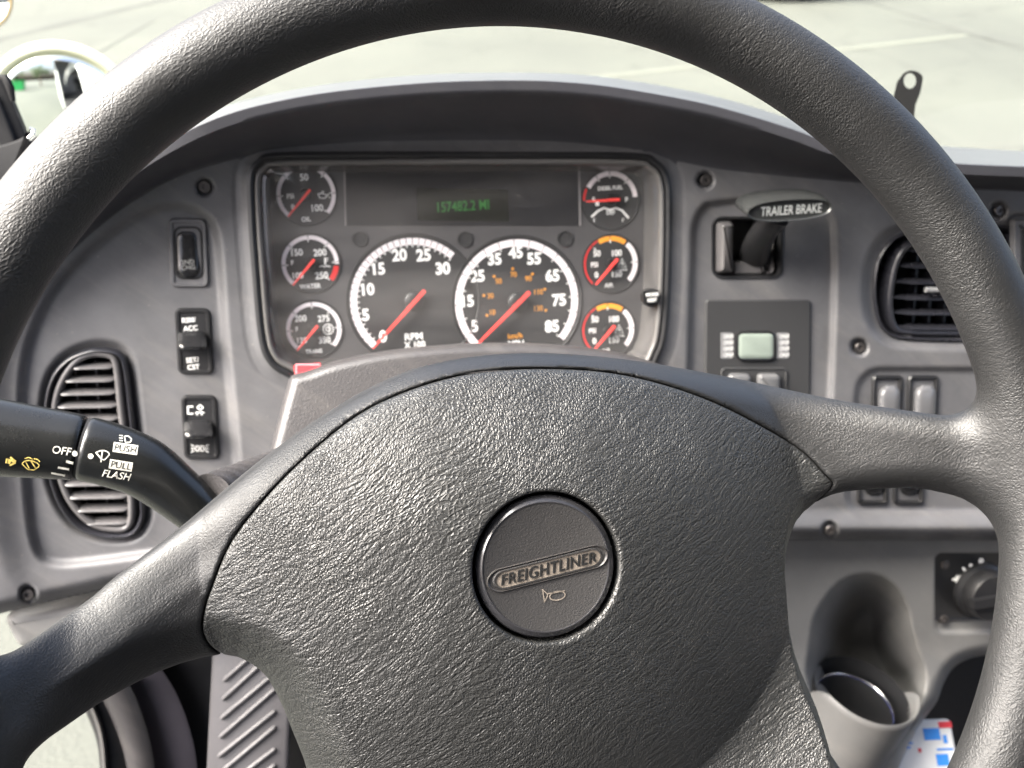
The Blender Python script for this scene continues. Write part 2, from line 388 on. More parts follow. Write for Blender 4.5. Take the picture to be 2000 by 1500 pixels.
def thin_glass(name, tint=(1, 1, 1), refl=.04, haze=None, graze=.8):
    m = bpy.data.materials.new(name); m.use_nodes = True; n = m.node_tree; L = n.links.new
    for q in list(n.nodes):
        if q.type == 'BSDF_PRINCIPLED': n.nodes.remove(q)
    out = [q for q in n.nodes if q.type == 'OUTPUT_MATERIAL'][0]
    t = n.nodes.new('ShaderNodeBsdfTransparent'); t.inputs[0].default_value = (*tint, 1)
    g = n.nodes.new('ShaderNodeBsdfGlossy'); g.inputs['Roughness'].default_value = .06
    lw = n.nodes.new('ShaderNodeLayerWeight'); lw.inputs['Blend'].default_value = .5
    pw = n.nodes.new('ShaderNodeMath'); pw.operation = 'POWER'; L(lw.outputs['Facing'], pw.inputs[0]); pw.inputs[1].default_value = 5
    fr = n.nodes.new('ShaderNodeMath'); fr.operation = 'MULTIPLY_ADD'; L(pw.outputs[0], fr.inputs[0]); fr.inputs[1].default_value = graze; fr.inputs[2].default_value = refl
    mx = n.nodes.new('ShaderNodeMixShader'); L(fr.outputs[0], mx.inputs[0]); L(t.outputs[0], mx.inputs[1]); L(g.outputs[0], mx.inputs[2])
    last = mx
    if haze:   # streaky pale film mixed over the pane
        d = n.nodes.new('ShaderNodeBsdfDiffuse'); d.inputs[0].default_value = (.55, .52, .5, 1)
        tc = n.nodes.new('ShaderNodeTexCoord'); mp = n.nodes.new('ShaderNodeMapping'); mp.inputs['Rotation'].default_value = (0, 0, rad(38)); mp.inputs['Scale'].default_value = (2.5, 14, 1)
        L(tc.outputs['Object'], mp.inputs['Vector'])
        ns = n.nodes.new('ShaderNodeTexNoise'); ns.inputs['Scale'].default_value = 1.7; ns.inputs['Detail'].default_value = 6; L(mp.outputs[0], ns.inputs['Vector'])
        mr = n.nodes.new('ShaderNodeMapRange'); mr.inputs['From Min'].default_value = .45; mr.inputs['From Max'].default_value = .8; mr.inputs['To Min'].default_value = haze*.25; mr.inputs['To Max'].default_value = haze*2
        L(ns.outputs['Fac'], mr.inputs['Value'])
        m2 = n.nodes.new('ShaderNodeMixShader'); L(mr.outputs[0], m2.inputs[0]); L(mx.outputs[0], m2.inputs[1]); L(d.outputs[0], m2.inputs[2]); last = m2
    L(last.outputs[0], out.inputs[0]); return m

M_pad = leather('pad_leather', (.020, .0205, .020), .45, cell=740, depth=.00021)
M_arm = leather('spoke_leather', (.009, .0092, .0095), .54, cell=760, depth=.00016, wrinkle=.6, wearmask=True)
M_panel = mat('charcoal_plastic', (.085, .084, .088), .46, dust=.30, bump=(1500, .00006, 'noise'), colvar=.20, varscale=26)
M_brow = mat('dark_vinyl', (.032, .032, .038), .55, dust=.10, bump=(1300, .0001, 'voronoi'), colvar=.12, varscale=12)
M_lower = mat('warm_grey_plastic', (.140, .138, .134), .5, dust=.35, bump=(900, .00012, 'voronoi'), colvar=.10, varscale=16)
M_shroud = mat('column_grey', (.034, .032, .033), .36, dust=.16, bump=(1100, .00016, 'voronoi'), colvar=.08, varscale=20)
M_black = mat('black_plastic', (.011, .011, .012), .40, dust=.07, bump=(1400, .00004, 'noise'), colvar=.15, varscale=30)
M_gloss = mat('gloss_black', (.013, .013, .014), .18, colvar=.2, varscale=40)
M_vent = mat('vent_plastic', (.085, .081, .082), .26, colvar=.1, varscale=30)
M_ventdark = mat('vent_black', (.018, .018, .022), .28, colvar=.1, varscale=30)
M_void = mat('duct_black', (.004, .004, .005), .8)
M_face = mat('dial_face', (.024, .024, .025), .6, bump=(2500, .00003, 'noise'))
M_mask = mat('cluster_mask', (.062, .060, .062), .55, bump=(2500, .00005, 'noise'), colvar=.08, varscale=25)
M_white = mat('print_white', (.80, .74, .76), .5)
M_letter = mat('letter_white', (.82, .82, .80), .5)
M_orange = mat('print_orange', (.85, .33, .03), .5)
M_amber = mat('print_amber', (.62, .26, .03), .5)
M_red = mat('print_red', (.62, .03, .03), .5)
M_needle = mat('needle_red', (.90, .07, .06), .4)
M_metal = mat('screw_steel', (.10, .09, .085), .38, metal=.7, colvar=.3, varscale=200)
M_lens = thin_glass('cluster_lens', (1, 1, 1), haze=.065)
M_glass = thin_glass('windshield_glass', (.985, 1, .975), refl=.004, graze=.10)

# ---------------------------------------------------------------- frames of the cab
DN = unit((0, -math.cos(rad(18)), math.sin(rad(18))))
DF = Frame(atd(1000, 750, .75), DN)                           # dashboard face
MMD = DF.mm(1000, 750)
# steering wheel: centre, axis fitted to the photographed rim
wc = np.array([0.0098, -0.0628, -0.3814]); th, ph = .0041, .1933
wn = np.array([math.sin(ph), math.sin(th)*math.cos(ph), math.cos(th)*math.cos(ph)])
WF = Frame(CO+CR@wc, CR@wn, up=CR@np.array([0, 1., 0]))
WR, Wr = .212, .0152

# ================================================================= THE GROUND AND OUTSIDE
def ground_mat():
    m = bpy.data.materials.new('pale_concrete'); m.use_nodes = True; n = m.node_tree; b = n.nodes['Principled BSDF']; L = n.links.new
    tc = n.nodes.new('ShaderNodeTexCoord'); a = n.nodes.new('ShaderNodeTexNoise'); a.inputs['Scale'].default_value = .35; a.inputs['Detail'].default_value = 9; a.inputs['Roughness'].default_value = .6
    L(tc.outputs['Object'], a.inputs['Vector']); r = n.nodes.new('ShaderNodeValToRGB'); L(a.outputs['Fac'], r.inputs[0])
    r.color_ramp.elements[0].position = .3; r.color_ramp.elements[0].color = (.042, .046, .038, 1); r.color_ramp.elements[1].position = .7; r.color_ramp.elements[1].color = (.062, .067, .054, 1)
    st = n.nodes.new('ShaderNodeTexNoise'); st.inputs['Scale'].default_value = 1.9; st.inputs['Detail'].default_value = 5; st.inputs['Distortion'].default_value = .8; L(tc.outputs['Object'], st.inputs['Vector'])
    sr = n.nodes.new('ShaderNodeMapRange'); sr.inputs['From Min'].default_value = .60; sr.inputs['From Max'].default_value = .72; sr.inputs['To Min'].default_value = 1; sr.inputs['To Max'].default_value = .80; L(st.outputs['Fac'], sr.inputs['Value'])
    ck = n.nodes.new('ShaderNodeTexVoronoi'); ck.feature = 'DISTANCE_TO_EDGE'; ck.inputs['Scale'].default_value = .33
    dv = n.nodes.new('ShaderNodeVectorMath'); dv.operation = 'MULTIPLY_ADD'; L(st.outputs['Color'], dv.inputs[0]); dv.inputs[1].default_value = (.5, .5, 0); L(tc.outputs['Object'], dv.inputs[2]); L(dv.outputs[0], ck.inputs['Vector'])
    cr = n.nodes.new('ShaderNodeMapRange'); cr.inputs['From Max'].default_value = .012; cr.inputs['To Min'].default_value = .86; cr.inputs['To Max'].default_value = 1; L(ck.outputs['Distance'], cr.inputs['Value'])
    gr = n.nodes.new('ShaderNodeTexNoise'); gr.inputs['Scale'].default_value = 45; gr.inputs['Detail'].default_value = 3; L(tc.outputs['Object'], gr.inputs['Vector'])
    gm = n.nodes.new('ShaderNodeMapRange'); gm.inputs['To Min'].default_value = .8; gm.inputs['To Max'].default_value = 1.2; L(gr.outputs['Fac'], gm.inputs['Value'])
    m1 = n.nodes.new('ShaderNodeMath'); m1.operation = 'MULTIPLY'; L(sr.outputs[0], m1.inputs[0]); L(cr.outputs[0], m1.inputs[1])
    m2 = n.nodes.new('ShaderNodeMath'); m2.operation = 'MULTIPLY'; L(m1.outputs[0], m2.inputs[0]); L(gm.outputs[0], m2.inputs[1])
    sc = n.nodes.new('ShaderNodeVectorMath'); sc.operation = 'SCALE'; L(r.outputs[0], sc.inputs[0]); L(m2.outputs[0], sc.inputs['Scale'])
    L(sc.outputs[0], b.inputs['Base Color']); b.inputs['Roughness'].default_value = .85
    c = n.nodes.new('ShaderNodeTexNoise'); c.inputs['Scale'].default_value = 60; c.inputs['Detail'].default_value = 4; L(tc.outputs['Object'], c.inputs['Vector'])
    bp = n.nodes.new('ShaderNodeBump'); bp.inputs['Distance'].default_value = .004; L(c.outputs['Fac'], bp.inputs['Height']); L(bp.outputs[0], b.inputs['Normal'])
    return m
g = 150
tag(mk('ground', [(-g, -g, 0), (g, -g, 0), (g, g, 0), (-g, g, 0)], [(0, 1, 2, 3)], ground_mat(), smooth=0), kind='structure')
GF = Frame((0, 0, 0), (0, 0, 1), up=(0, 1, 0))
M_paint = mat('worn_paint', (.080, .086, .068), .8, colvar=.12, varscale=3)
M_joint = mat('joint_tar', (.038, .041, .035), .9, colvar=.15, varscale=2)
mb = MB()
p0 = GF.uv(940, 177, .004); p1 = GF.uv(1888, 68, .004)
v_, f_ = strip(GF, resample([p0, p1], 12), .11, .004); mb.add(v_, f_)
tag(mb.build('parking_line', M_paint, smooth=0, recalc=False), kind='structure')
mb = MB()
for a, b_, ww in (((-300, 150), (560, -60), .16), ((1650, -10), (2300, 190), .05), ((1750, 40), (2300, 150), .03), ((-200, 330), (300, 40), .03)):
    v_, f_ = strip(GF, resample([GF.uv(*a, .003), GF.uv(*b_, .003)], 8), ww, .003); mb.add(v_, f_)
tag(mb.build('ground_joints', M_joint, smooth=0, recalc=False), kind='structure')

# ================================================================= CAB SHELL (seen only in the round mirror, shades the dashboard)
M_cabwhite = mat('white_paint', (.78, .79, .77), .28, coat=.5)
M_lining = mat('cab_lining', (.20, .19, .185), .8, colvar=.05, varscale=5)
M_tint = mat('window_dark_glass', (.03, .05, .05), .08, spec=.8)
cab = thing('truck_cab', (-.2, -.7, 0), 'white truck cab around the driver, its door side showing in the round mirror', 'truck cab')
def slab(name, x0, x1, y0, y1, z0, z1, m, parent): return rbox(name, V3((x0+x1)/2, (y0+y1)/2, (z0+z1)/2), V3(1, 0, 0), V3(0, 1, 0), V3(0, 0, 1), (x1-x0)/2, (y1-y0)/2, (z1-z0)/2, .01, m, parent)
CABX = -.56
slab('roof', CABX, 1.55, -1.35, .24, EYE+.35, EYE+.40, M_lining, cab)
slab('back_wall', CABX+.03, 1.52, -1.35, -1.28, EYE-1.4, EYE+.35, M_lining, cab)
slab('floor', -.53, 1.5, -1.28, 1.0, EYE-1.30, EYE-1.25, M_void, cab)
slab('passenger_door', 1.50, 1.55, -1.28, .3, EYE-1.3, EYE-.30, M_lining, cab)
side = slab('door_panel', CABX, CABX+.04, -1.28, .12, EYE-1.5, EYE-.36, M_cabwhite, cab)
slab('window_pillar', CABX, CABX+.04, -1.28, -.72, EYE-.355, EYE+.345, M_cabwhite, cab)
slab('door_handle', CABX-.04, CABX-.001, -.70, -.54, EYE-.50, EYE-.46, M_black, cab)
slab('window_frame', CABX-.006, CABX+.03, -.715, -.69, EYE-.35, EYE+.34, M_black, cab)

# ================================================================= DASHBOARD
dash = thing('dashboard', DF.w3(0, 0, 0), 'charcoal grey moulded truck dashboard behind the steering wheel', 'dashboard', fr=DF)
# --- outlines measured in the photograph
CLU = catmull([(492, 345), (508, 318), (540, 306), (700, 304), (1000, 304), (1230, 306), (1275, 318), (1298, 350), (1302, 420), (1299, 560), (1292, 650), (1280, 690), (1262, 716), (1200, 740), (900, 745), (620, 740), (560, 725), (528, 700), (512, 650), (500, 520), (493, 420)], 5)
VENL = catmull([(178, 680), (215, 680), (240, 690), (252, 720), (262, 800), (274, 900), (284, 980), (282, 1015), (265, 1040), (235, 1048), (190, 1044), (150, 1025), (118, 985), (98, 930), (88, 860), (90, 780), (105, 730), (135, 697)], 5)
VENR = catmull([(1790, 447), (1850, 440), (1960, 440), (1985, 480), (1985, 620), (1960, 665), (1880, 667), (1760, 663), (1722, 648), (1704, 615), (1698, 560), (1705, 510), (1725, 475), (1752, 455)], 5)
BRK = catmull([(1400, 395), (1500, 388), (1590, 395), (1622, 420), (1630, 470), (1629, 620), (1620, 800), (1600, 960), (1500, 1000), (1400, 980), (1348, 900), (1346, 700), (1352, 500), (1355, 440), (1372, 405)], 5)
POK = rrect(1391, 424, 1527, 543, 20)
POD = rrect(1665, 722, 2260, 1000, 40, lean=-.10)
ZL = catmull([(350, 400), (395, 415), (422, 450), (432, 520), (440, 640), (452, 760), (462, 860), (468, 960), (462, 1040), (420, 1068), (300, 1082), (180, 1098), (110, 1102), (75, 1085), (58, 1030), (48, 930), (40, 820), (42, 730), (60, 650), (100, 570), (160, 500), (230, 443), (290, 410)], 4)
RAD = rrect(1972, 420, 2300, 700, 8)
SCREWS = [(400, 365), (1377, 352), (1678, 678), (1950, 411), (1620, 1035), (55, 1160)]
step = 4.0
gx = np.arange(-220, 2300, step); gy = np.arange(268, 1300, step)
X, Y = np.meshgrid(gx, gy, indexing='ij'); k_ = MMD
Wd = np.zeros_like(X)
dZ = sdf_poly(X, Y, ZL)*k_
Wd -= .0065*(1-sstep(-.0050, .0035, dZ))
# left and bottom frame swells towards the driver
edge = catmull([(30, 1120), (22, 900), (30, 740), (90, 590), (170, 490), (270, 405)], 6, closed=False)
left = np.maximum(0, np.minimum(1, (60-X)/160.))
Wd += .008*sstep(0, .030, dZ)*sstep(160, -40, X)
dC = sdf_poly(X, Y, CLU)*k_
Wd += .003*(1-sstep(.001, .010, dC))-.004*(1-sstep(-.003, .001, dC))
dB = sdf_poly(X, Y, BRK)*k_
Wd -= .0055*(1-sstep(-.0035, .0028, dB))
dP_ = sdf_poly(X, Y, POK)*k_
dV = sdf_poly(X, Y, VENL)*k_; dVr = sdf_poly(X, Y, VENR)*k_
Wd -= .006*(1-sstep(-.001, .007, dV)); Wd -= .006*(1-sstep(-.001, .008, dVr))
dPd = sdf_poly(X, Y, POD)*k_
Wd -= .0035*(1-sstep(-.002, .003, dPd))
dR = sdf_poly(X, Y, RAD)*k_
Wd -= .003*(1-sstep(-.001, .002, dR))
# groove around the cluster pod, rounded shoulder below the switch pod and along the bottom edge
dCl = np.abs(dC-.012); Wd -= .0006*np.exp(-(dCl/.0009)**2)
bot = np.where(X > 1100, 1055+0*X, np.interp(X, [-200, 0, 300, 600, 1100], [1225, 1198, 1128, 1075, 1055]))
Wd -= .004*sstep(1000, 1012, Y)*(X > 1500)*0
Wd += .010*sstep(990, 1035, Y)*sstep(1400, 1550, X)
dbm = (bot-Y)*k_
Wd -= .022*(1-np.sqrt(np.clip(1-(1-np.clip(dbm/.011, 0, 1))**2, 0, 1)))
for sx, sy in SCREWS:
    d = np.hypot(X-sx, Y-sy)
    Wd -= .0060*(1-sstep(13, 19, d))
P = DF.p(X, np.minimum(Y, bot+.5), Wd)
LOWC = [(-60, 1180), (-70, 1000), (-50, 820), (10, 680), (75, 580), (150, 490), (230, 420), (310, 368), (390, 335), (480, 312), (560, 298), (700, 284), (850, 277), (1000, 277), (1150, 290), (1300, 318), (1400, 338), (1550, 352), (1700, 362), (1850, 370), (2050, 378), (2320, 388)]
dL = sdf_poly(X, Y, np.vstack([catmull(LOWC, 4, False), [(2320, 1400), (-60, 1400)]]))
hole = np.minimum.reduce([dC+.004, dV+.0025, dVr+.0025, dP_+.0003])
cc = lambda A: .25*(A[:-1, :-1]+A[1:, :-1]+A[1:, 1:]+A[:-1, 1:])
keep = (cc(hole) > 0) & (cc(dL) < 15) & (cc(dbm) > -.0022)
nx, ny = X.shape; ii, jj = np.nonzero(keep)
q = np.stack([ii*ny+jj, (ii+1)*ny+jj, (ii+1)*ny+jj+1, ii*ny+jj+1], 1)
used_, invx = np.unique(q, return_inverse=True)
mk('trim_panel', P.reshape(-1, 3)[used_], invx.reshape(-1, 4), M_panel, dash, smooth=180)

# brow over the instruments: underside, rolled lip, dash top
NB = 160
low = resample(catmull(LOWC, 5, False), NB)
lip = resample(catmull([(-150, 1200), (-150, 1000), (-110, 800), (-40, 640), (60, 505), (160, 420), (250, 350), (350, 288), (455, 243), (580, 213), (700, 196), (850, 183), (1000, 179), (1100, 182), (1200, 192), (1350, 218), (1450, 243), (1550, 274), (1620, 300), (1720, 324), (1850, 338), (2000, 345), (2320, 356)], 5, False), NB)
top = resample(catmull([(-190, 1180), (-190, 1000), (-150, 780), (-80, 610), (30, 470), (130, 390), (230, 320), (340, 262), (455, 218), (580, 190), (700, 172), (850, 160), (1000, 157), (1100, 158), (1200, 166), (1350, 190), (1450, 214), (1550, 246), (1620, 270), (1720, 284), (1850, 290), (2000, 300), (2320, 316)], 5, False), NB)
rows = []
for t in np.linspace(0, 1, 14):
    px = low*(1-t)+lip*t; ww = -.0005+.0555*np.sin(t*math.pi/2)*t*(.22+.78*sstep(-40, 480, low[:, 0]))
    rows.append(DF.p(px[:, 0], px[:, 1], ww))
R0 = rows[-1]
# roll over the lip
nrm = rows[-1]-rows[-2]; nrm /= np.linalg.norm(nrm, axis=1)[:, None]
upv = V3(0, .12, 1.0); upv = unit(upv); bk = V3(0, -1., 0)
rl = .007
for a in np.linspace(15, 100, 8):
    rows.append(R0+rl*(np.sin(rad(a))*upv[None, :]*1.0)+rl*.6*(1-abs(np.cos(rad(a))))*(-bk)[None, :]*max(0, -math.cos(rad(a))+.2))
T0 = rows[-1]
rear = DF.p(top[:, 0], top[:, 1], -.30)
for t in np.linspace(.04, 1, 14): rows.append(T0*(1-t)+rear*t+V3(0, 0, .006)*math.sin(t*math.pi))
rows.append(rear+V3(0, .02, -.12))
G = np.array(rows); mk('hood_brow', G[:21].reshape(-1, 3), grid_faces(21, NB), M_brow, dash, smooth=60)
M_dtop = mat('dash_top', (.060, .064, .064), .48, bump=(700, .0002, 'voronoi'), colvar=.1, varscale=8)
mk('dash_top', G[20:].reshape(-1, 3), grid_faces(len(G)-20, NB), M_dtop, dash, smooth=60)
# a dark flank closing the left end
# screws
scr = None
for sx, sy in SCREWS:
    d0 = DF.p(sx, sy, 0); i = int((sx-gx[0])/step); j = int((sy-gy[0])/step); wz = Wd[i, j]+.0005
    if scr is None:
        O = DF.p(sx, sy, wz)
        scr = lathe(O, DF.N, [(.0042, 0), (.0042, .0016), (.0036, .0022), (.0016, .0022), (.0014, .0008), (0.0001, .0008)], 20, U=DF.U)
        so_ = MB(); so_.add(*scr)
        proto = so_.build('screw', M_metal, dash, smooth=30); base = O
    else:
        o2 = proto.copy(); C.objects.link(o2); o2.parent = dash
        dv = DF.p(sx, sy, wz)-base; o2.location = Vector((float(dv@DF.U), float(dv@DF.V), float(dv@DF.N)))

# ================================================================= INSTRUMENT CLUSTER
clu = thing('instrument_cluster', DF.p(900, 520, -.01), 'black instrument cluster with round gauges behind a clear lens, centre of the dashboard', 'gauge cluster', fr=DF)
FW = -.020
# bezel: dark outer gasket, satin inner rail
prof = [(-.0035, -.004), (-.0028, .0034), (-.0005, .0042), (.0016, .0032), (.0024, .001)]
v_, f_ = cushion(DF, CLU, prof, cap=False); mk('gasket', v_, f_, M_black, clu)
prof = [(.0022, .0022), (.0030, .0040), (.0046, .0044), (.0060, .0030), (.0068, -.002), (.0085, -.012), (.0110, FW)]
M_rail = mat('bezel_satin', (.085, .082, .080), .26)
v_, f_ = cushion(DF, CLU, prof, cap=False); mk('bezel', v_, f_, M_rail, clu, smooth=60)
v_, f_ = cushion(DF, CLU, [(.0095, FW+.0002)], cap=True); mk('face_plate', v_, f_, M_mask, clu, smooth=0)
lens_o = mk('lens', *cushion(DF, CLU, [(.0062, .0005), (.0085, .0012), (.011, .0015)], cap=True), M_lens, clu, smooth=180)
W1 = FW+.0010; W2 = FW+.0014
mb = MB(); pxpoly(mb, DF, [(676, 318), (1126, 322), (1128, 440), (678, 440)], W1)
mb.build('display_band', mat('band_black', (.022, .022, .024), .3, colvar=.1, varscale=30), clu, smooth=0)
M_edge = mat('edge_grey', (.20, .19, .19), .4)
for q_, w_ in (([(1131, 322), (1133, 441)], 4), ([(672, 316), (675, 441)], 3)):
    mb = MB(); pxline(mb, DF, q_, w_, W2); mb.build('band_edge', M_edge, clu, smooth=0)
disp = MB(); pxpoly(disp, DF, [(813, 367), (992, 370), (994, 433), (815, 430)], W2)
disp = disp.build('odometer_display', mat('lcd_dark', (.012, .013, .010), .25), clu, smooth=0)
mb = MB(); ftext(mb, DF, '157482.2 MI', 905, 402, 19, W2+.0006, sx=.78, bold=.012)
mb.build('odometer_digits', mat('lcd_green', (.015, .07, .015), .5, emit=(.05, .55, .06, .03)), disp, smooth=0)
for bx_, by_ in ((703, 467), (908, 467), (1103, 466)):
    m_ = DF.mm(bx_, by_, W1); O = DF.p(bx_, by_, FW+.0003)
    v_, f_ = lathe(O, DF.N, [(15*m_, .0), (15*m_, .0012), (13*m_, .0012), (12.5*m_, .0002), (.0001, .0001)], 28, U=DF.U)
    mk('indicator_hole', v_, f_, M_face, clu, smooth=30)

def pol(c, r, a): return (c[0]+r*math.cos(rad(a)), c[1]+r*math.sin(rad(a)))
def arc(mb, c, r0, r1, a0, a1, w_, n=None):
    n = n or max(3, int(abs(a1-a0)/4)+1); A = np.radians(np.linspace(a0, a1, n))
    o = np.stack([c[0]+r1*np.cos(A), c[1]+r1*np.sin(A)], 1); i_ = np.stack([c[0]+r0*np.cos(A), c[1]+r0*np.sin(A)], 1)
    v = np.concatenate([DF.w3(o[:, 0], o[:, 1], w_), DF.w3(i_[:, 0], i_[:, 1], w_)])
    mb.add(v, [(k, k+1, n+k+1, n+k) for k in range(n-1)])
def tick(mb, c, r0, r1, a, wd, w_):
    A = rad(a); d = V3(math.cos(A), math.sin(A)); nn = V3(-d[1], d[0])*wd/2; q = [np.array(c)+d*r0-nn, np.array(c)+d*r1-nn, np.array(c)+d*r1+nn, np.array(c)+d*r0+nn]
    q = np.array(q); mb.add(DF.w3(q[:, 0], q[:, 1], w_), [(0, 1, 2, 3)])
def gauge(px, py, rpx, band, texts, needle, ticks=(), minor=None, bw=9, txt=9, hub=9, cut=None, label=None, nl=.92, tail=.28, thin=3.4, extra=None, face=None):
    """band = [(a0, a1, material, width px)], needle = direction; everything printed on a dial of its own"""
    m_ = DF.mm(px, py, W1); c = DF.uv(px, py, W1); R_ = rpx*m_
    n = 72; A = np.radians(np.arange(n)*360/n)
    v = np.concatenate([DF.w3(c[0]+R_*1.035*np.cos(A), c[1]+R_*1.035*np.sin(A), FW+.0004), DF.w3(c[0]+R_*1.02*np.cos(A), c[1]+R_*1.02*np.sin(A), W1+.0006), DF.w3(c[0]+R_*np.cos(A), c[1]+R_*np.sin(A), W1)])
    dial = mk('gauge_dial', v, grid_faces(3, n, cv=True)+[tuple(range(2*n, 3*n))], face or M_face, clu, smooth=30)
    if label: dial['label'] = label
    byb = {}
    for a0, a1, mt, wpx in band:
        if mt.name not in byb: byb[mt.name] = (MB(), mt)
        # cut the band into blocks at the ticks
        cuts = sorted([t for t in ticks if min(a0, a1)+1 < t < max(a0, a1)-1] + [a0, a1])
        for x0, x1 in zip(cuts[:-1], cuts[1:]):
            gsz = .9*57.3/rpx
            arc(byb[mt.name][0], c, R_*.965-wpx*m_, R_*.965, x0+gsz, x1-gsz, W1+.0003)
    for mbx, mt in byb.values(): mbx.build('scale_band', mt, dial, smooth=0)
    mb = MB()
    for t in ticks: tick(mb, c, R_*.965-(bw+5)*m_, R_*.965-(bw-1)*m_, t, 1.8*m_, W1+.0003)
    if minor:
        for t in minor: tick(mb, c, R_*.965-(bw+4)*m_, R_*.965-(bw-1)*m_, t, 1.3*m_, W1+.0003)
    for s, tx, ty, hh, *rest in texts:
        ftext(mb, DF, s, tx, ty, hh, W1+.0003, sx=rest[0] if rest else .92, bold=rest[1] if len(rest) > 1 else (.035 if hh > 20 else .022))
    if mb.n: mb.build('markings', M_letter, dial, smooth=0)
    if extra: extra(dial, c, R_, m_)
    O = DF.w3(c[0], c[1], W1)
    mb = MB(); mb.add(*lathe(O, DF.N, [(hub*m_, 0), (hub*m_, .004), (hub*.8*m_, .0052), (.0001, .0054)], 28, U=DF.U)); mb.build('needle_hub', M_black, dial, smooth=40)
    d = V3(math.cos(rad(needle)), math.sin(rad(needle))); nn = V3(-d[1], d[0]); cu_ = np.array(c)
    q = []
    for s_, hw in ((-tail, thin*.62), (-tail*.9, thin*.8), (0, thin*.75), (nl*.6, thin*.55), (nl, thin*.32)):
        q.append((cu_+d*R_*s_+nn*hw*m_, cu_+d*R_*s_-nn*hw*m_))
    vs = []
    for zz in (.0056, .0068):
        for a_, b_ in q: vs += [DF.w3(a_[0], a_[1], W1+zz), DF.w3(b_[0], b_[1], W1+zz)]
    n2 = 2*len(q); fs = []
    for L_ in (0, n2):
        for k in range(len(q)-1): fs.append((L_+2*k, L_+2*k+1, L_+2*k+3, L_+2*k+2))
    for k in range(len(q)-1): fs += [(2*k, 2*k+2, n2+2*k+2, n2+2*k), (2*k+1, n2+2*k+1, n2+2*k+3, 2*k+3)]
    fs += [(0, n2, n2+1, 1), (2*len(q)-2, 2*len(q)-1, n2+2*len(q)-1, n2+2*len(q)-2)]
    mk('needle', vs, fs, M_needle, dial, smooth=0)
    return dial
def mt_(a0, a1, n): return list(np.linspace(a0, a1, n))
# tachometer: 0 to 30 over 180 degrees
gauge(808, 588, 127, [(225, 45, M_white, 13)],
      [('0', 748, 657, 22), ('5', 714, 615, 22), ('10', 719, 565, 22), ('15', 740, 525, 22), ('20', 780, 498, 22), ('25', 827, 498, 22), ('30', 865, 524, 22), ('RPM', 808, 657, 13, 1.05), ('X 100', 810, 673, 12, .95)],
      224, ticks=mt_(225, 45, 31), bw=13, hub=19, nl=.95, tail=.24, thin=4.6, label='rev counter dial marked 0 to 30, RPM x 100')
def kmh(dial, c, R_, m_):
    mb = MB()
    for s, x, y in (('10', 962, 610), ('30', 958, 578), ('50', 974, 549), ('70', 1003, 536), ('90', 1032, 544), ('110', 1052, 570), ('130', 1052, 602)):
        ftext(mb, DF, s, x, y, 10, W1+.0003, sx=.9, bold=.01)
    for x, y in ((951, 616), (945, 577), (965, 540), (1001, 525), (1040, 535), (1064, 565), (1066, 606)):
        mb.add(*lathe(DF.p(x, y, W1+.0002), DF.N, [(2.6*m_, 0), (2.6*m_, .0002), (.00005, .0002)], 10, U=DF.U))
    ftext(mb, DF, 'km/h', 1006, 656, 10, W1+.0003, bold=.02)
    mb.build('kilometre_scale', M_amber, dial, smooth=0)
gauge(1010, 590, 124, [(223, -43, M_white, 13)],
      [('5', 927, 637, 21), ('15', 914, 588, 21), ('25', 933, 539, 21), ('35', 966, 506, 21), ('45', 1007, 493, 21), ('55', 1043, 505, 21), ('65', 1079, 538, 21), ('75', 1092, 586, 21), ('85', 1078, 637, 21), ('MPH', 1008, 671, 12)],
      221, ticks=mt_(223, -43, 19), bw=13, hub=19, nl=.93, tail=.24, thin=4.6, extra=kmh, label='speedometer dial marked 5 to 85 MPH with orange km/h figures')
def icon(kind, x, y):
    def ex(dial, c, R_, m_):
        mb = MB(); wz = W1+.0003
        if kind == 'oil':
            pxline(mb, DF, [(x-9, y-3), (x-5, y+5), (x+5, y+5), (x+12, y-3), (x+6, y-1), (x+2, y-4), (x-5, y-4), (x-9, y-3)], 1.8, wz); pxline(mb, DF, [(x-1, y-4), (x-1, y-8), (x+3, y-8)], 1.8, wz); pxpoly(mb, DF, [(x+13, y+1), (x+15, y+4), (x+12, y+5)], wz)
        elif kind == 'water':
            pxline(mb, DF, [(x, y-10), (x, y+4)], 3, wz); pxline(mb, DF, [(x, y-8), (x+6, y-8)], 1.6, wz); pxline(mb, DF, [(x, y-4), (x+5, y-4)], 1.6, wz)
            pxline(mb, DF, [(x-11, y+8), (x-6, y+6), (x-1, y+8), (x+4, y+6), (x+10, y+8)], 1.8, wz)
        elif kind == 'trans':
            A = np.linspace(0, 2*math.pi, 20, endpoint=False); pxline(mb, DF, np.stack([x+10*np.cos(A), y+10*np.sin(A)], 1), 1.8, wz, True); pxline(mb, DF, np.stack([x+4.5*np.cos(A), y+4.5*np.sin(A)], 1), 1.8, wz, True); pxline(mb, DF, [(x+2, y-9), (x+2, y+9)], 1.6, wz)
        elif kind == 'air':
            pxline(mb, DF, [(x-8, y+8), (x, y-9), (x+8, y+8), (x-8, y+8)], 1.6, wz); pxline(mb, DF, [(x-10, y+13), (x+10, y+13)], 1.8, wz); pxline(mb, DF, [(x, y-2), (x, y+4)], 2, wz)
        mb.build('symbol', M_letter, dial, smooth=0)
    return ex
gauge(598, 380, 60, [(228, -45, M_white, 8)], [('50', 594, 346, 13), ('100', 620, 406, 13), ('PSI', 567, 383, 9), ('0', 572, 404, 10), ('OIL', 598, 428, 9)], 226, ticks=mt_(225, -45, 7), bw=8, hub=12, tail=.22, thin=3.2, extra=icon('oil', 630, 382), label='oil pressure gauge, topmost of the left column')
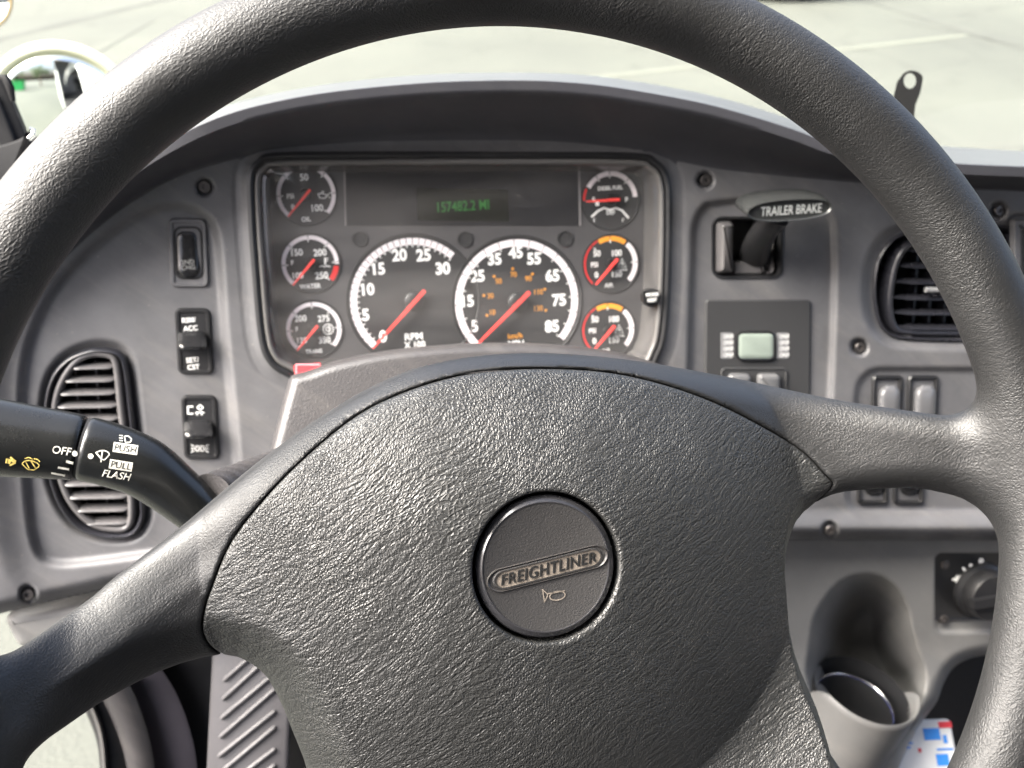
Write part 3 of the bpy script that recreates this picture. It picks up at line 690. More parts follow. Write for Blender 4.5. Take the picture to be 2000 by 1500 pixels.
gauge(606, 515, 58, [(228, -5, M_white, 8), (-8, -43, M_red, 10)], [('150', 580, 493, 13), ('200', 625, 493, 13), ('250', 628, 538, 13), ('100', 582, 538, 12), ('F', 571, 513, 9), ('WATER', 606, 559, 9)], 226, ticks=mt_(225, -45, 7), bw=8, hub=12, tail=.22, thin=3.2, extra=icon('water', 635, 513), label='water temperature gauge with a red end mark')
gauge(613, 643, 56, [(228, -45, M_white, 8)], [('200', 587, 622, 12), ('275', 632, 622, 12), ('350', 634, 664, 12), ('125', 590, 665, 11), ('F', 580, 643, 9), ('TRANS', 613, 686, 8)], 226, ticks=mt_(225, -45, 7), bw=8, hub=12, tail=.22, thin=3.2, extra=icon('trans', 641, 643), label='transmission temperature gauge, lowest of the left column')
def fuel(dial, c, R_, m_):
    mb = MB(); wz = W1+.0003
    A = np.radians(np.linspace(150, 40, 12)); x0, y0 = 1191, 430
    pxline(mb, DF, [(1155, 424), (1168, 412), (1180, 406), (1191, 410), (1203, 406), (1215, 411), (1228, 426)], 4, wz)
    ftext(mb, DF, 'DEF', 1193, 415, 7, wz, bold=.02); ftext(mb, DF, 'E', 1161, 430, 7, wz); ftext(mb, DF, 'F', 1217, 430, 7, wz)
    ftext(mb, DF, 'E', 1160, 390, 9, wz, bold=.02); ftext(mb, DF, 'F', 1224, 390, 9, wz, bold=.02)
    pxpoly(mb, DF, [(1163, 393), (1170, 393), (1170, 402), (1163, 402)], wz)
    ftext(mb, DF, 'DIESEL FUEL', 1192, 367, 7, wz, sx=.9, bold=.03)
    mb.build('symbol', M_letter, dial, smooth=0)
gauge(1192, 390, 55, [(150, 2, M_white, 9), (180, 153, M_red, 4)], [], 180, ticks=[120, 90, 45], bw=8, hub=11, tail=.25, thin=3.4, extra=fuel, label='fuel gauge, topmost of the right column')
for yy, rr_, nm in ((515, 54, 'upper'), (644, 52, 'lower')):
    k2 = rr_/54.; x0 = 1193 if nm == 'upper' else 1188
    gauge(x0, yy, rr_, [(225, 118, M_red, 3), (118, 52, M_orange, 9), (48, -45, M_white, 9)],
          [('50', x0-27*k2, yy-20, 11), ('100', x0+12*k2, yy-21, 11), ('150', x0+12*k2, yy+20, 11), ('0', x0-28*k2, yy+22, 11), ('PSI', x0-32*k2, yy+2, 9), ('AIR', x0-4, yy+42*k2, 8)], 226, ticks=[135, 90, 0], bw=8, hub=11, tail=.25, thin=3.4,
          extra=icon('air', x0+22*k2, yy-1), label='%s air pressure gauge with an orange arc, right column' % nm)
# trip knob on the right rail
kn = MB(); O = DF.p(1268, 580, -.002)
kn.add(*lathe(O, DF.N, [(.0068, 0), (.0068, .006), (.0058, .0078), (.0001, .0082)], 24, U=DF.U)); kn.add(*boxw(DF.p(1271, 580, .0078), DF.U, DF.V, DF.N, .0058, .0046, .001))
kn = kn.build('reset_knob', M_black, clu, smooth=40)
mb = MB(); ftext(mb, DF, 'MODE', 1274, 575, 6, .0090, bold=.02); ftext(mb, DF, 'RESET', 1274, 586, 6, .0090, bold=.02, sx=.8); mb.build('lettering', M_letter, kn, smooth=0)
mb = MB()
mb.add(*boxw(DF.p(601, 722, .0062), DF.U, DF.V, DF.N, 24*MMD, 10*MMD, .0003))
stk = tag(mb.build('sticker', mat('sticker_red', (.80, .05, .06), .4), smooth=0), 'red sticker at the lower left edge of the instrument cluster', 'sticker')
mb = MB(); pxline(mb, DF, [(577, 712), (625, 712)], 2.5, .0068); pxline(mb, DF, [(578.5, 712), (578.5, 732)], 2.5, .0068); mb.build('sticker_border', mat('sticker_pink', (.85, .35, .38), .4), stk, smooth=0)

# ================================================================= AIR VENTS
def vent(name, outline, label, slats, mslat, mframe, x_of, inner, vanes=(), tilt=0, wback=-.05, w0=-.010):
    t = thing(name, DF.p(*np.mean(outline, 0), -.01), label, 'air vent', fr=DF, group='dashboard air vents')
    v_, f_ = cushion(DF, outline, [(-.0005, -.0085), (.0008, -.0035), (.0018, -.0032), (.0030, -.005), (.0042, -.012), (.0055, -.022)], cap=False, w0=w0); mk('vent_surround', v_, f_, M_ventdark, t, smooth=60)
    v_, f_ = cushion(DF, outline, [(.0030, -.012), (.0030, wback)], cap=True, w0=w0); mk('vent_duct', v_, f_, M_void, t, smooth=30)
    # louvre frame
    v_, f_ = cushion(DF, inner, [(-.004, -.022), (-.0015, -.0065), (0, -.0045), (.0020, -.0045), (.0034, -.0065), (.0040, -.014)], cap=False, w0=-.005); mk('louvre_frame', v_, f_, mframe, t, smooth=60)
    for (xa, ya, xb, yb, hh) in slats:
        a = DF.p(xa, ya, -.0095); b = DF.p(xb, yb, -.0095); n = 14; vs = []
        for s_ in np.linspace(0, 1, 9):
            c_ = a*(1-s_)+b*s_; e = min(1, 6*s_+.35, 6*(1-s_)+.35)
            for k in range(n):
                q_ = 2*math.pi*k/n; vs.append(c_+DF.V*hh*MMD*.5*math.cos(q_)*e+(DF.N-.25*DF.V)*.0055*math.sin(q_)*e)
        mk('slat', vs, grid_faces(9, n, cv=True)+[tuple(range(n)), tuple(range(8*n, 9*n))], mslat, t, smooth=60)
    for (xa, ya, xb, yb) in vanes:
        a = DF.p(xa, ya, -.026); b = DF.p(xb, yb, -.026)
        mk('vane', *boxw((a+b)/2, DF.U, unit(b-a), DF.N, .0006, np.linalg.norm(b-a)/2, .007), mslat, t, smooth=0)
    return t
innL = catmull([(178, 690), (212, 692), (226, 705), (232, 740), (238, 800), (248, 880), (256, 950), (258, 1010), (248, 1034), (225, 1038), (190, 1032), (158, 1012), (128, 972), (110, 920), (101, 860), (103, 790), (118, 742), (145, 705)], 5)
def span(poly, y, pad=0):
    xs = []
    for i in range(len(poly)):
        a, b = poly[i], poly[(i+1) % len(poly)]
        if (a[1] > y) != (b[1] > y): xs.append(a[0]+(y-a[1])*(b[0]-a[0])/(b[1]-a[1]))
    return min(xs)+pad, max(xs)-pad
sl = []
for y in np.arange(714, 1030, 25.2):
    xa, xb = span(innL, y, 2); sl.append((xa, y+1, xb, y-1, 6.5))
vL = vent('air_vent', innL*0+innL if False else VENL, 'tall oval air vent behind the turn signal stalk, left end of dashboard', sl, M_vent, M_vent, None, innL,
          vanes=[(x, 700, x+28, 1030) for x in (150, 190, 225)])
innR = catmull([(1800, 470), (1860, 468), (1950, 468), (1968, 500), (1968, 600), (1950, 650), (1880, 654), (1775, 652), (1748, 640), (1738, 600), (1742, 550), (1752, 510), (1770, 482)], 5)
sl = []
for y in (488, 518, 549, 580, 609, 638):
    xa, xb = span(innR, y, 3); sl.append((xa, y, xb, y+1, 7))
vR = vent('air_vent', VENR, 'dark rounded air vent partly behind the right side of the steering wheel rim', sl, M_ventdark, M_ventdark, None, innR,
          vanes=[(x, 480, x-12, 650) for x in (1785, 1815, 1845, 1875, 1905, 1935)])
o = mk('vent_tab', *tube([DF.p(1808, 566, -.001), DF.p(1845, 566, -.001)], .0022, 10), mat('tab_grey', (.2, .2, .2), .35), vR)

# ================================================================= SWITCHES, LEFT COLUMN
def switch_plate(name, cx, cy, w_, h_, lean, label, m_plate, wz=-.0065, r=12, cat='switch', group=None):
    t = thing(name, DF.p(cx, cy, wz), label, cat, fr=DF, group=group)
    ol = rrect(cx-w_/2, cy-h_/2, cx+w_/2, cy+h_/2, r, lean=lean)
    v_, f_ = cushion(DF, ol, [(-.0006, wz-.002), (-.0004, wz+.0008), (.0006, wz+.0022), (.0022, wz+.0022), (.0028, wz+.0012), (.0034, wz+.0012)]); mk('plate', v_, f_, m_plate, t)
    return t, ol
GS = 'switches in the left column'
t, ol = switch_plate('rocker_switch', 366, 495, 74, 134, .04, 'glossy black rocker switch in a grey frame, topmost of the left switches', M_panel, group=GS)
well = rrect(366-28, 495-52, 366+28, 495+52, 16, lean=.04)
mk('well', *cushion(DF, well, [(-.0003, -.0058), (.0002, -.0046), (.0012, -.0046), (.0020, -.010)], cap=True), M_void, t)
def rocker(parent, cx, cy, hw, hh, m_, wz, lean=.0, dish=.004, tip=.0, r=12):
    n, k = 12, 14; vs = []
    for i in range(k):
        s_ = -1+2*i/(k-1); yy = cy+s_*hh; ee = math.sqrt(max(0, 1-abs(s_)**6*.75))
        for j in range(n):
            q_ = -1+2*j/(n-1); xx = cx+q_*hw*ee+lean*(yy-cy)
            z = wz+.0045-dish*(1-s_*s_)*(.9)+tip*s_-.0028*abs(q_)**5-.003*abs(s_)**8
            vs.append(DF.p(xx, yy, z))
    # skirt
    top_ = np.array(vs).reshape(k, n, 3); ring = list(top_[0])+list(top_[1:, -1])+list(top_[-1, ::-1][1:])+list(top_[::-1, 0][1:-1])
    nr = len(ring); base_i = len(vs); vs += [p-DF.N*.0002 for p in ring]+[p-DF.N*.010 for p in ring]
    fs = grid_faces(k, n)+[(base_i+i, base_i+(i+1) % nr, base_i+nr+(i+1) % nr, base_i+nr+i) for i in range(nr)]
    return mk('rocker', vs, fs, m_, parent, smooth=50)
rk = rocker(t, 366, 495, 24, 47, M_gloss, -.0062, .04, dish=.0025, tip=.0015)
mb = MB(); ftext(mb, DF, '2ND\nCHG', 367, 517, 9, -.0014, bold=.0); mb.build('lettering', mat('worn_print', (.25, .25, .24), .5), rk, smooth=0)
def toggle(cx, cy, hgt, label, icons):
    t, ol = switch_plate('toggle_switch', cx, cy, 68, hgt, .055, label, M_black, group=GS)
    # paddle: wedge with a forward lip
    yb = cy+(2 if hgt < 126 else -3); sec = [(-20, -.0052), (-19, -.002), (4, .0050), (11, .0078), (16, .0074), (18, .004), (15, -.0052)]
    vs = []; xs = np.linspace(-30, 26, 9)
    for x_ in xs:
        e = 1-.25*(abs((x_+2)/28.)**6)
        for dy, wz in sec: vs.append(DF.p(cx+x_+.03*dy, yb+dy*e+1.5*(x_/30.)**2, -.0052+(wz+.0052)*e))
    ns = len(sec); mk('paddle', vs, grid_faces(9, ns, cv=True)+[tuple(range(ns)), tuple(range(8*ns, 9*ns))], M_gloss, t, smooth=50)
    mb = MB(); icons(mb, cx, cy); mb.build('lettering', M_letter, t, smooth=0)
    return t
WZ = -.0049
def ic1(mb, cx, cy):
    ftext(mb, DF, 'RSM/', cx-8, cy-44, 10, WZ, sx=.9, bold=.012); ftext(mb, DF, 'ACC', cx-5, cy-28, 10, WZ, sx=.95, bold=.012)
    ftext(mb, DF, 'SET/', cx-1, cy+34, 10, WZ, sx=.95, bold=.012); ftext(mb, DF, 'CST', cx+1, cy+48, 10, WZ, sx=.95, bold=.012)
toggle(377, 669, 128, 'black paddle switch lettered RSM/ACC and SET/CST, middle of the left switches', ic1)
def ic2(mb, cx, cy):
    x, y = cx-16, cy-36
    pxline(mb, DF, [(x+4, y-8), (x-6, y-8), (x-6, y+6), (x+4, y+6)], 3, WZ)
    pxline(mb, DF, [(x+12, y-6), (x+18, y-11), (x+24, y-6), (x+18, y-1), (x+12, y-6)], 2.4, WZ)
    pxline(mb, DF, [(x+8, y+4), (x+26, y+4)], 2, WZ); pxline(mb, DF, [(x+12, y+2), (x+12, y+9)], 2.2, WZ); pxline(mb, DF, [(x+21, y+2), (x+21, y+9)], 2.2, WZ)
    x, y = cx+1, cy+38
    for s_ in (-1, 1):
        pxline(mb, DF, [(x+s_*2, y-5), (x+s_*6, y-5), (x+s_*9, y), (x+s_*6, y+5), (x+s_*2, y+5), (x+s_*2, y-5)], 1.5, WZ)
        for dy in (-5, 0, 5): pxline(mb, DF, [(x+s_*11, y+dy*.8), (x+s_*17, y+dy*1.5)], 1.5, WZ)
toggle(389, 838, 124, 'black paddle switch with headlamp and marker lamp symbols, lowest of the left switches', ic2)

# ================================================================= TRAILER BRAKE LEVER
tb = thing('trailer_brake_lever', DF.p(1455, 500, -.02), 'black hand lever lettered TRAILER BRAKE standing in its square pocket', 'brake lever', fr=DF)
v_, f_ = cushion(DF, POK, w0=-.0055, prof=[(-.0014, -.009), (-.0004, -.0044), (.0012, -.0046), (.0026, -.008), (.0040, -.030)], cap=True); mk('pocket', v_, f_, M_black, tb, smooth=50)
for xa, xb, wa in ((1403, 1438, .001), (1497, 1518, -.010)):
    ol = rrect(xa, 432, xb, 536, 9); mk('pocket_cheek', *cushion(DF, ol, [(0, -.028), (.0002, -.006), (.0022, wa-.002), (.0045, wa)]), M_vent, tb, smooth=50)
mk('pocket_ramp', *cushion(DF, rrect(1440, 512, 1500, 540, 5), [(0, -.03), (.0005, -.010), (.002, -.008)]), M_vent, tb, smooth=50)
pth = np.array([DF.p(1470, 515, -.022), DF.p(1478, 480, .004), DF.p(1495, 450, .026), DF.p(1520, 425, .040)])
pth = catmull(pth, 6, False); mk('lever_arm', *tube(pth, np.linspace(.0115, .0085, len(pth)), 16, flat=.75), M_black, tb, smooth=60)
# knob: a flat oval head
HF = Frame(DF.p(1540, 408, .046), unit(DF.N*1.0+V3(0, 0, -.18)))
oc = HF.uv(1540, 409, 0.0); mh = HF.mm(1540, 409)
A = np.linspace(0, 2*math.pi, 56, endpoint=False); ex_ = np.sign(np.cos(A))*np.abs(np.cos(A))**.72*84*mh; ey_ = np.sign(np.sin(A))*np.abs(np.sin(A))**.95*20*mh
def hring(sx, sy, z): return HF.w3(oc[0]+ex_*sx, oc[1]+ey_*sy, z)
def hr2(sx, sy, z, up=0.): return HF.w3(oc[0]+ex_*sx, oc[1]+up*mh+ey_*sy, z)
rings = [hr2(.5, .4, -.030, 4), hr2(.82, .8, -.028, 5), hr2(.98, 1.05, -.021, 5), hr2(1.0, 1.16, -.012, 5), hr2(1.0, 1.12, -.003, 2.5), hring(.99, 1.04, .001), hring(.97, .96, .003), hring(.93, .86, .0022), hring(.925, .84, .001)]
vs = np.concatenate(rings); fs = grid_faces(len(rings), 56, cv=True)+[tuple(range(56))]
kb = mk('lever_knob', vs, fs+[tuple(range((len(rings)-1)*56, len(rings)*56))], mat('knob_black', (.020, .021, .021), .26, bump=(1200, .00005, 'noise')), tb, smooth=50)
mb = MB(); g_, f_ = text_geo('TRAILER BRAKE', 17*mh, bold=.01, sx=1.0); g_[:, 0] *= (118*mh)/(g_[:, 0].max()-g_[:, 0].min()); mb.add(HF.w3(oc[0]+4*mh+g_[:, 0], oc[1]-g_[:, 1]*0+g_[:, 1], .0014), f_)
mb.build('lettering', mat('faded_print', (.33, .34, .33), .5), kb, smooth=0)

# ================================================================= DRIVER INFO PANEL (right of cluster)
t = thing('display_panel', DF.p(1480, 690, 0), 'flat black panel with a small pale screen under the trailer brake lever', 'display panel', fr=DF)
ol = rrect(1381, 588, 1585, 900, 6, lean=-.01)
mk('plate', *cushion(DF, ol, [(-.0005, -.007), (-.0005, -.0040), (.0006, -.0032)]), M_face, t)
scr_o = rrect(1442, 650, 1514, 703, 11)
sc = mk('screen', *cushion(DF, scr_o, [(-.0012, -.0034), (-.0008, -.0012), (.0002, -.0008), (.0012, -.0014), (.0016, -.0015)]), M_gloss, t)
mk('screen_face', *cushion(DF, scr_o, [(.0008, -.0012), (.0020, -.0006), (.004, -.0004)]), mat('screen_pale', (.20, .235, .205), .3, colvar=.08, varscale=60), sc)
for xx in (1423, 1532):
    o_ = mk('label_strip', *cushion(DF, rrect(xx-12, 651, xx+11, 702, 3), [(0, -.0033), (.0003, -.0028)]), mat('strip_silver', (.16, .16, .165), .35), t)
    mb = MB()
    for k in range(4): ftext(mb, DF, 'ON|8', xx, 658+12*k, 7, -.0026, sx=.8)
    mb.build('lettering', M_letter, o_, smooth=0)
mk('key_frame', *cushion(DF, rrect(1410, 719, 1540, 850, 10), [(0, -.0034), (.0002, -.0020), (.0010, -.0016), (.0018, -.0024)]), M_face, t)
for xx in (1445, 1502):
    mk('push_key', *cushion(DF, rrect(xx-22, 730, xx+22, 785, 9), [(0, -.003), (.0005, .0008), (.0018, .0020), (.004, .0024)]), mat('key_grey', (.09, .09, .093), .4), t, smooth=60)

# ================================================================= SWITCH POD (right)
for i, (cx, cy, lab) in enumerate(((1735, 800, 'upper row, nearer the brake lever'), (1805, 800, 'upper row, nearer the rim'), (1709, 921, 'lower row, nearer the hub'), (1779, 921, 'lower row, nearer the rim'))):
    t = thing('rocker_switch', DF.p(cx, cy, -.0035), 'black rocker switch in the right pod, ' + lab, 'switch', fr=DF, group='rocker switches right of the wheel hub')
    ol = rrect(cx-29, cy-65 if cy < 850 else cy-50, cx+29, cy+50 if cy < 850 else cy+65, 8, lean=-.04)
    mk('plate', *cushion(DF, ol, [(-.0006, -.006), (-.0004, -.0022), (.0006, -.0010), (.0020, -.0010), (.0034, -.0040), (.0036, -.006)]), M_black, t)
    rocker(t, cx+3 if cy < 850 else cx, cy, 20, 47, mat('rocker_grey', (.10, .10, .105), .22) if cy < 850 else M_gloss, -.0035, -.04, dish=-.002, tip=-.001)
    if cy < 850:
        v_, f_ = lathe(DF.p(cx+5, 777, .0002), DF.N, [(.0062, 0), (.0058, .0012), (.0036, .0022), (.0001, .0025)], 20, U=DF.U); mk('lamp_window', v_, f_, mat('clear_cap', (.22, .22, .23), .10, spec=.9), t)

# radio at the right edge
t = thing('radio', DF.p(2060, 560, 0), 'dark radio fascia cut off by the right edge of the photo', 'radio', fr=DF)
mk('fascia', *cushion(DF, rrect(1978, 428, 2240, 690, 6), [(0, -.004), (.0004, .0012), (.0014, .0018), (.0040, .0016)]), M_panel, t)
mk('screen', *cushion(DF, rrect(1991, 446, 2220, 600, 4), [(-.0004, .0012), (.0002, .0024), (.0010, .0022)]), M_gloss, t)

# ================================================================= LOWER DASH (warm grey)
ld = thing('lower_dash', DF.p(1750, 1250, -.03), 'warm grey lower dashboard moulding with a scooped cup holder right of the hub', 'dash panel', fr=DF)
LW = -.020
OPEN = catmull([(1925, 1280), (1890, 1288), (1862, 1305), (1843, 1335), (1830, 1370), (1808, 1400), (1785, 1435), (1765, 1475), (1750, 1530), (1760, 1640), (2400, 1640), (2400, 1280), (2100, 1272), (2000, 1272)], 5)
SC = catmull([(1690, 1127), (1735, 1142), (1765, 1185), (1776, 1235), (1788, 1275), (1800, 1310), (1798, 1350), (1770, 1420), (1700, 1460), (1630, 1420), (1585, 1330), (1588, 1260), (1600, 1200), (1640, 1145)], 5)
gx2 = np.arange(1300, 2400, 4.0); gy2 = np.arange(1046, 1620, 4.0); X2, Y2 = np.meshgrid(gx2, gy2, indexing='ij'); k2 = MMD*1.05
W_2 = np.full(X2.shape, LW)
dS = sdf_poly(X2, Y2, SC)*k2
W_2 += -.085*sstep(.004, -.030, dS)-.004*sstep(.004, 0, dS)
W_2 += .022*sstep(1250, 1560, Y2)
dO = sdf_poly(X2, Y2, OPEN)*k2
W_2 -= .022*(1-np.sqrt(np.clip(1-(1-np.clip(dO/.010, 0, 1))**2, 0, 1)))
HTR = rrect(1828, 1082, 2160, 1233, 12); dH = sdf_poly(X2, Y2, HTR)*k2
W_2 -= .003*(1-sstep(-.001, .0015, dH))
P2 = DF.p(X2, Y2, W_2); g0, g1 = np.gradient(dO, 4.0); gl = np.hypot(g0, g1)+1e-9; mv = np.where(dO < 0, -dO, 0)/MMD/1.05; mv = np.where(mv < 7, mv, 0); P2 = DF.p(X2+g0/gl*mv, Y2+g1/gl*mv, W_2); kp = (cc(dO) > -.0010); nx, ny = X2.shape; ii, jj = np.nonzero(kp)
q = np.stack([ii*ny+jj, (ii+1)*ny+jj, (ii+1)*ny+jj+1, ii*ny+jj+1], 1); used_, invx = np.unique(q, return_inverse=True)
mk('scoop_panel', P2.reshape(-1, 3)[used_], invx.reshape(-1, 4), M_lower, ld, smooth=180)
# cup ring standing out of the panel
cz = DF.p(1694, 1335, LW+.012); up_ = unit((.20, -.06, 1))
rv, rf_ = lathe(cz, up_, [(.0405, -.085), (.0450, -.006), (.0456, -.001), (.0440, .0010), (.0424, -.0005), (.0415, -.005), (.0390, -.080), (.0001, -.080)], 56, a0=-118, a1=118, U=(.0, -1, 0))
ra_ = np.degrees(np.arctan2((rv-cz) @ unit(np.cross(up_, V3(0, -1, 0)-up_*(V3(0, -1, 0)@up_))), (rv-cz) @ unit(V3(0, -1, 0)-up_*(V3(0, -1, 0)@up_))))
rv = rv-np.outer(.045*np.clip((np.abs(ra_)-70)/48, 0, 1)**1.6, up_)
mk('cup_ring', rv, rf_, M_lower, ld, smooth=50)
mk('cup_well', *lathe(cz, up_, [(.0413, -.012), (.0385, -.079), (.0001, -.079)], 56, cap0=False), M_void, ld, smooth=50)
# left lower moulding
ol = catmull([(20, 1196), (120, 1176), (260, 1150), (420, 1120), (500, 1150), (470, 1230), (300, 1260), (120, 1262), (50, 1262), (26, 1240)], 5)
mk('lower_corner', *cushion(DF, ol, [(0, -.06), (.0, -.028), (.003, -.022), (.008, -.020)], w0=-.028), M_lower, ld, smooth=50)

# heater control
t = thing('heater_control', DF.p(1915, 1150, LW), 'black heater control plate with a round ribbed knob, lower right', 'heater control', fr=DF)
mk('plate', *cushion(DF, HTR, [(.0004, LW-.006), (.0006, LW-.0010), (.0014, LW-.0004), (.0024, LW-.0008)]), M_black, t)
O = DF.p(1915, 1152, LW-.0008); m_ = DF.mm(1915, 1152, LW)
mk('knob', *lathe(O, DF.N, [(52*m_, 0), (50*m_, .004), (44*m_, .006), (43*m_, .016), (40*m_, .019), (.0001, .0195)], 40, U=DF.U), M_black, t, smooth=40)
mk('knob_grip', *boxw(O+DF.N*.020, unit(DF.U+.05*DF.V), unit(DF.V-.05*DF.U), DF.N, 44*m_, 8*m_, .004), M_black, t, smooth=0)
mb = MB()
for a, r_ in ((158, 52), (128, 50), (66, 50), (35, 52)):
    x_, y_ = 1915+r_*1.02*math.cos(rad(a)), 1152-r_*math.sin(rad(a))
    mb.add(*boxw(DF.p(x_, y_, LW-.0004), unit(DF.U*math.cos(rad(a))+DF.V*math.sin(rad(a))), unit(-DF.U*math.sin(rad(a))+DF.V*math.cos(rad(a))), DF.N, 5*m_, 2*m_, .0003))
for a in (112, 80): mb.add(*lathe(DF.p(1915+52*math.cos(rad(a)), 1152-52*math.sin(rad(a)), LW-.0006), DF.N, [(3*m_, 0), (3*m_, .0004), (.00005, .0004)], 10, U=DF.U))
ftext(mb, DF, '8', 1916, 1098, 14, LW-.0002, bold=.03)
x, y = 1872, 1131
for a in (0, 60, 120): pxline(mb, DF, [(x-8*math.cos(rad(a)), y-8*math.sin(rad(a))), (x+8*math.cos(rad(a)), y+8*math.sin(rad(a)))], 4, LW-.0003+a*1e-6)
mb.build('markings', M_letter, t, smooth=0)
for xx, yy in ((1845, 1103), (1843, 1209), (2100, 1103), (2100, 1209)):
    mk('screw', *lathe(DF.p(xx, yy, LW-.0010), DF.N, [(.0040, 0), (.0038, .0014), (.0026, .0020), (.0012, .0018), (.0001, .0008)], 18, U=DF.U), M_metal, t, smooth=40)

# ================================================================= THINGS IN THE CUP HOLDER AND CUBBY
cc0 = cz+V3(-.004, -.003, 0)
t = thing('metal_cup', cc0-up_*.07, 'open blue cup with a thin shiny rim standing in the cup holder', 'cup')
mk('cup_inside', *lathe(cc0, up_, [(.0329, -.0225), (.0255, -.074), (.0001, -.074)], 56, cap0=False), M_void, t, smooth=50)
mk('cup_body', *lathe(cc0, up_, [(.0001, -.077), (.026, -.076), (.0335, -.022), (.0330, -.0222)], 56, cap1=False), mat('cup_blue', (.03, .05, .30), .3), t, smooth=50)
mk('cup_rim', *lathe(cc0, up_, [(.0334, -.0225), (.0341, -.0220), (.0341, -.0212), (.0336, -.0208), (.0331, -.0213), (.0331, -.0225)], 56, cap0=False, cap1=False), mat('aluminium', (.75, .75, .74), .22, metal=1), t, smooth=50)
# white carton lying in the cubby
PF = Frame(DF.p(1800, 1460, -.035), unit(V3(.05, -.62, .78)), up=V3(.10, .6, .7))
t = thing('carton', PF.O, 'white carton with blue and red print lying in the open cubby, bottom right', 'carton', fr=PF)
rbox('box', PF.O-PF.N*.03-PF.V*.006, PF.U, PF.V, PF.N, .034, .030, .03, .004, mat('carton_white', (.72, .71, .68), .5, colvar=.04, varscale=30), t)
mb = MB()
def prect(x0, y0, x1, y1): mb.add(PF.w3(np.array([x0, x1, x1, x0]), np.array([y0, y0, y1, y1]), .0006), [(0, 1, 2, 3)])
prect(.004, .006, .020, .016); prect(.012, -.016, .024, -.006); prect(.006, -.030, .020, -.022)
for k_ in range(5): prect(-.026, .014-.0036*k_, -.026+.018-.003*((k_*7) % 3), .0156-.0036*k_)
prect(.022, .003, .026, .010); prect(.014, -.003, .030, -.0012)
mb.build('blue_print', mat('print_blue', (.04, .25, .70), .5), t, smooth=0)
mb = MB(); prect(.020, .016, .033, .0215); prect(-.004, -.004, -.001, -.0005); prect(-.012, .010, -.006, .012); mb.build('red_print', mat('print_red2', (.65, .04, .05), .5), t, smooth=0)
mb = MB()
for k in range(9): prect(-.030+k*.003, -.030, -.0285+k*.003, -.018)
mb.build('barcode_lines', mat('print_grey', (.30, .30, .30), .5), t, smooth=0)
# dark back of the cubby and footwell
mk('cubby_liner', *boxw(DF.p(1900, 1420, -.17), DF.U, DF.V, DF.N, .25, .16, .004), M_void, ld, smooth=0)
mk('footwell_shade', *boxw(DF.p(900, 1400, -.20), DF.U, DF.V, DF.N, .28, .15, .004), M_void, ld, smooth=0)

# ================================================================= FOOTWELL PIECES LOWER LEFT
KF = Frame(DF.p(490, 1420, -.03), unit(DF.N+V3(0, 0, .1)))
t = thing('ribbed_panel', KF.p(490, 1450), 'grey ribbed kick panel seen below the left spoke of the wheel', 'kick panel', fr=KF)
ol = rrect(404, 1255, 563, 1700, 10, lean=-.05)
mk('panel', *cushion(KF, ol, [(0, -.02), (.0004, -.001), (.002, 0)]), mat('kick_grey', (.048, .046, .049), .42, bump=(1000, .0001, 'voronoi'), colvar=.1, varscale=20), t, smooth=50)
for k in range(11):
    a = (436-2.5*k, 1330+k*37); b = (538, 1240+k*37-(6 if k % 2 else 0))
    pa, pb = KF.p(*a, .0006), KF.p(*b, .0006)
    mk('rib', *tube([pa, pa*.97+pb*.03, pb*.97+pa*.03, pb], [.0010, .0019, .0019, .0010], 10), bpy.data.materials['kick_grey'], t, smooth=60)
t = thing('door_seal', DF.p(240, 1450, -.06), 'curved grey door sill trim with a rubber seal, bottom left', 'door trim', fr=DF)
def ribbon(name, pts, wds, w_, m_, th=.02):
    p = resample(catmull(pts, 6, False), 30); wd = np.interp(np.linspace(0, 1, 30), np.linspace(0, 1, len(wds)), wds)
    T = np.gradient(p, axis=0); T /= np.linalg.norm(T, axis=1)[:, None]; N2 = np.stack([-T[:, 1], T[:, 0]], 1)*wd[:, None]/2
    rows = []
    for s_, dz in ((-1, -th), (-1, -.002), (-.8, 0), (0, .003), (.8, 0), (1, -.002), (1, -th)):
        qq = p+N2*s_; rows.append(DF.p(qq[:, 0], qq[:, 1], w_+dz))
    mk(name, np.concatenate(rows), grid_faces(7, 30), m_, t, smooth=50)
ribbon('sill_trim', [(215, 1330), (240, 1380), (262, 1440), (275, 1500), (285, 1600), (285, 1700)], [62, 56, 52, 52], -.064, M_shroud)
ribbon('seal', [(180, 1350), (203, 1400), (218, 1450), (224, 1520), (228, 1600), (228, 1700)], [60, 56, 52, 50], -.074, M_black, .03)
ribbon('seal_lip', [(165, 1350), (188, 1400), (201, 1450), (206, 1520), (208, 1600), (208, 1700)], [12, 12, 12, 12], -.066, M_shroud, .03)
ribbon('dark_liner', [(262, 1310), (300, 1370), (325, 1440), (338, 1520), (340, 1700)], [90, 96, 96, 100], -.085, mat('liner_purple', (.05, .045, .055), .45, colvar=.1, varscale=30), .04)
ribbon('inner_void', [(350, 1270), (385, 1370), (400, 1440), (410, 1520), (412, 1700)], [180, 120, 110, 110], -.11, M_void, .04)

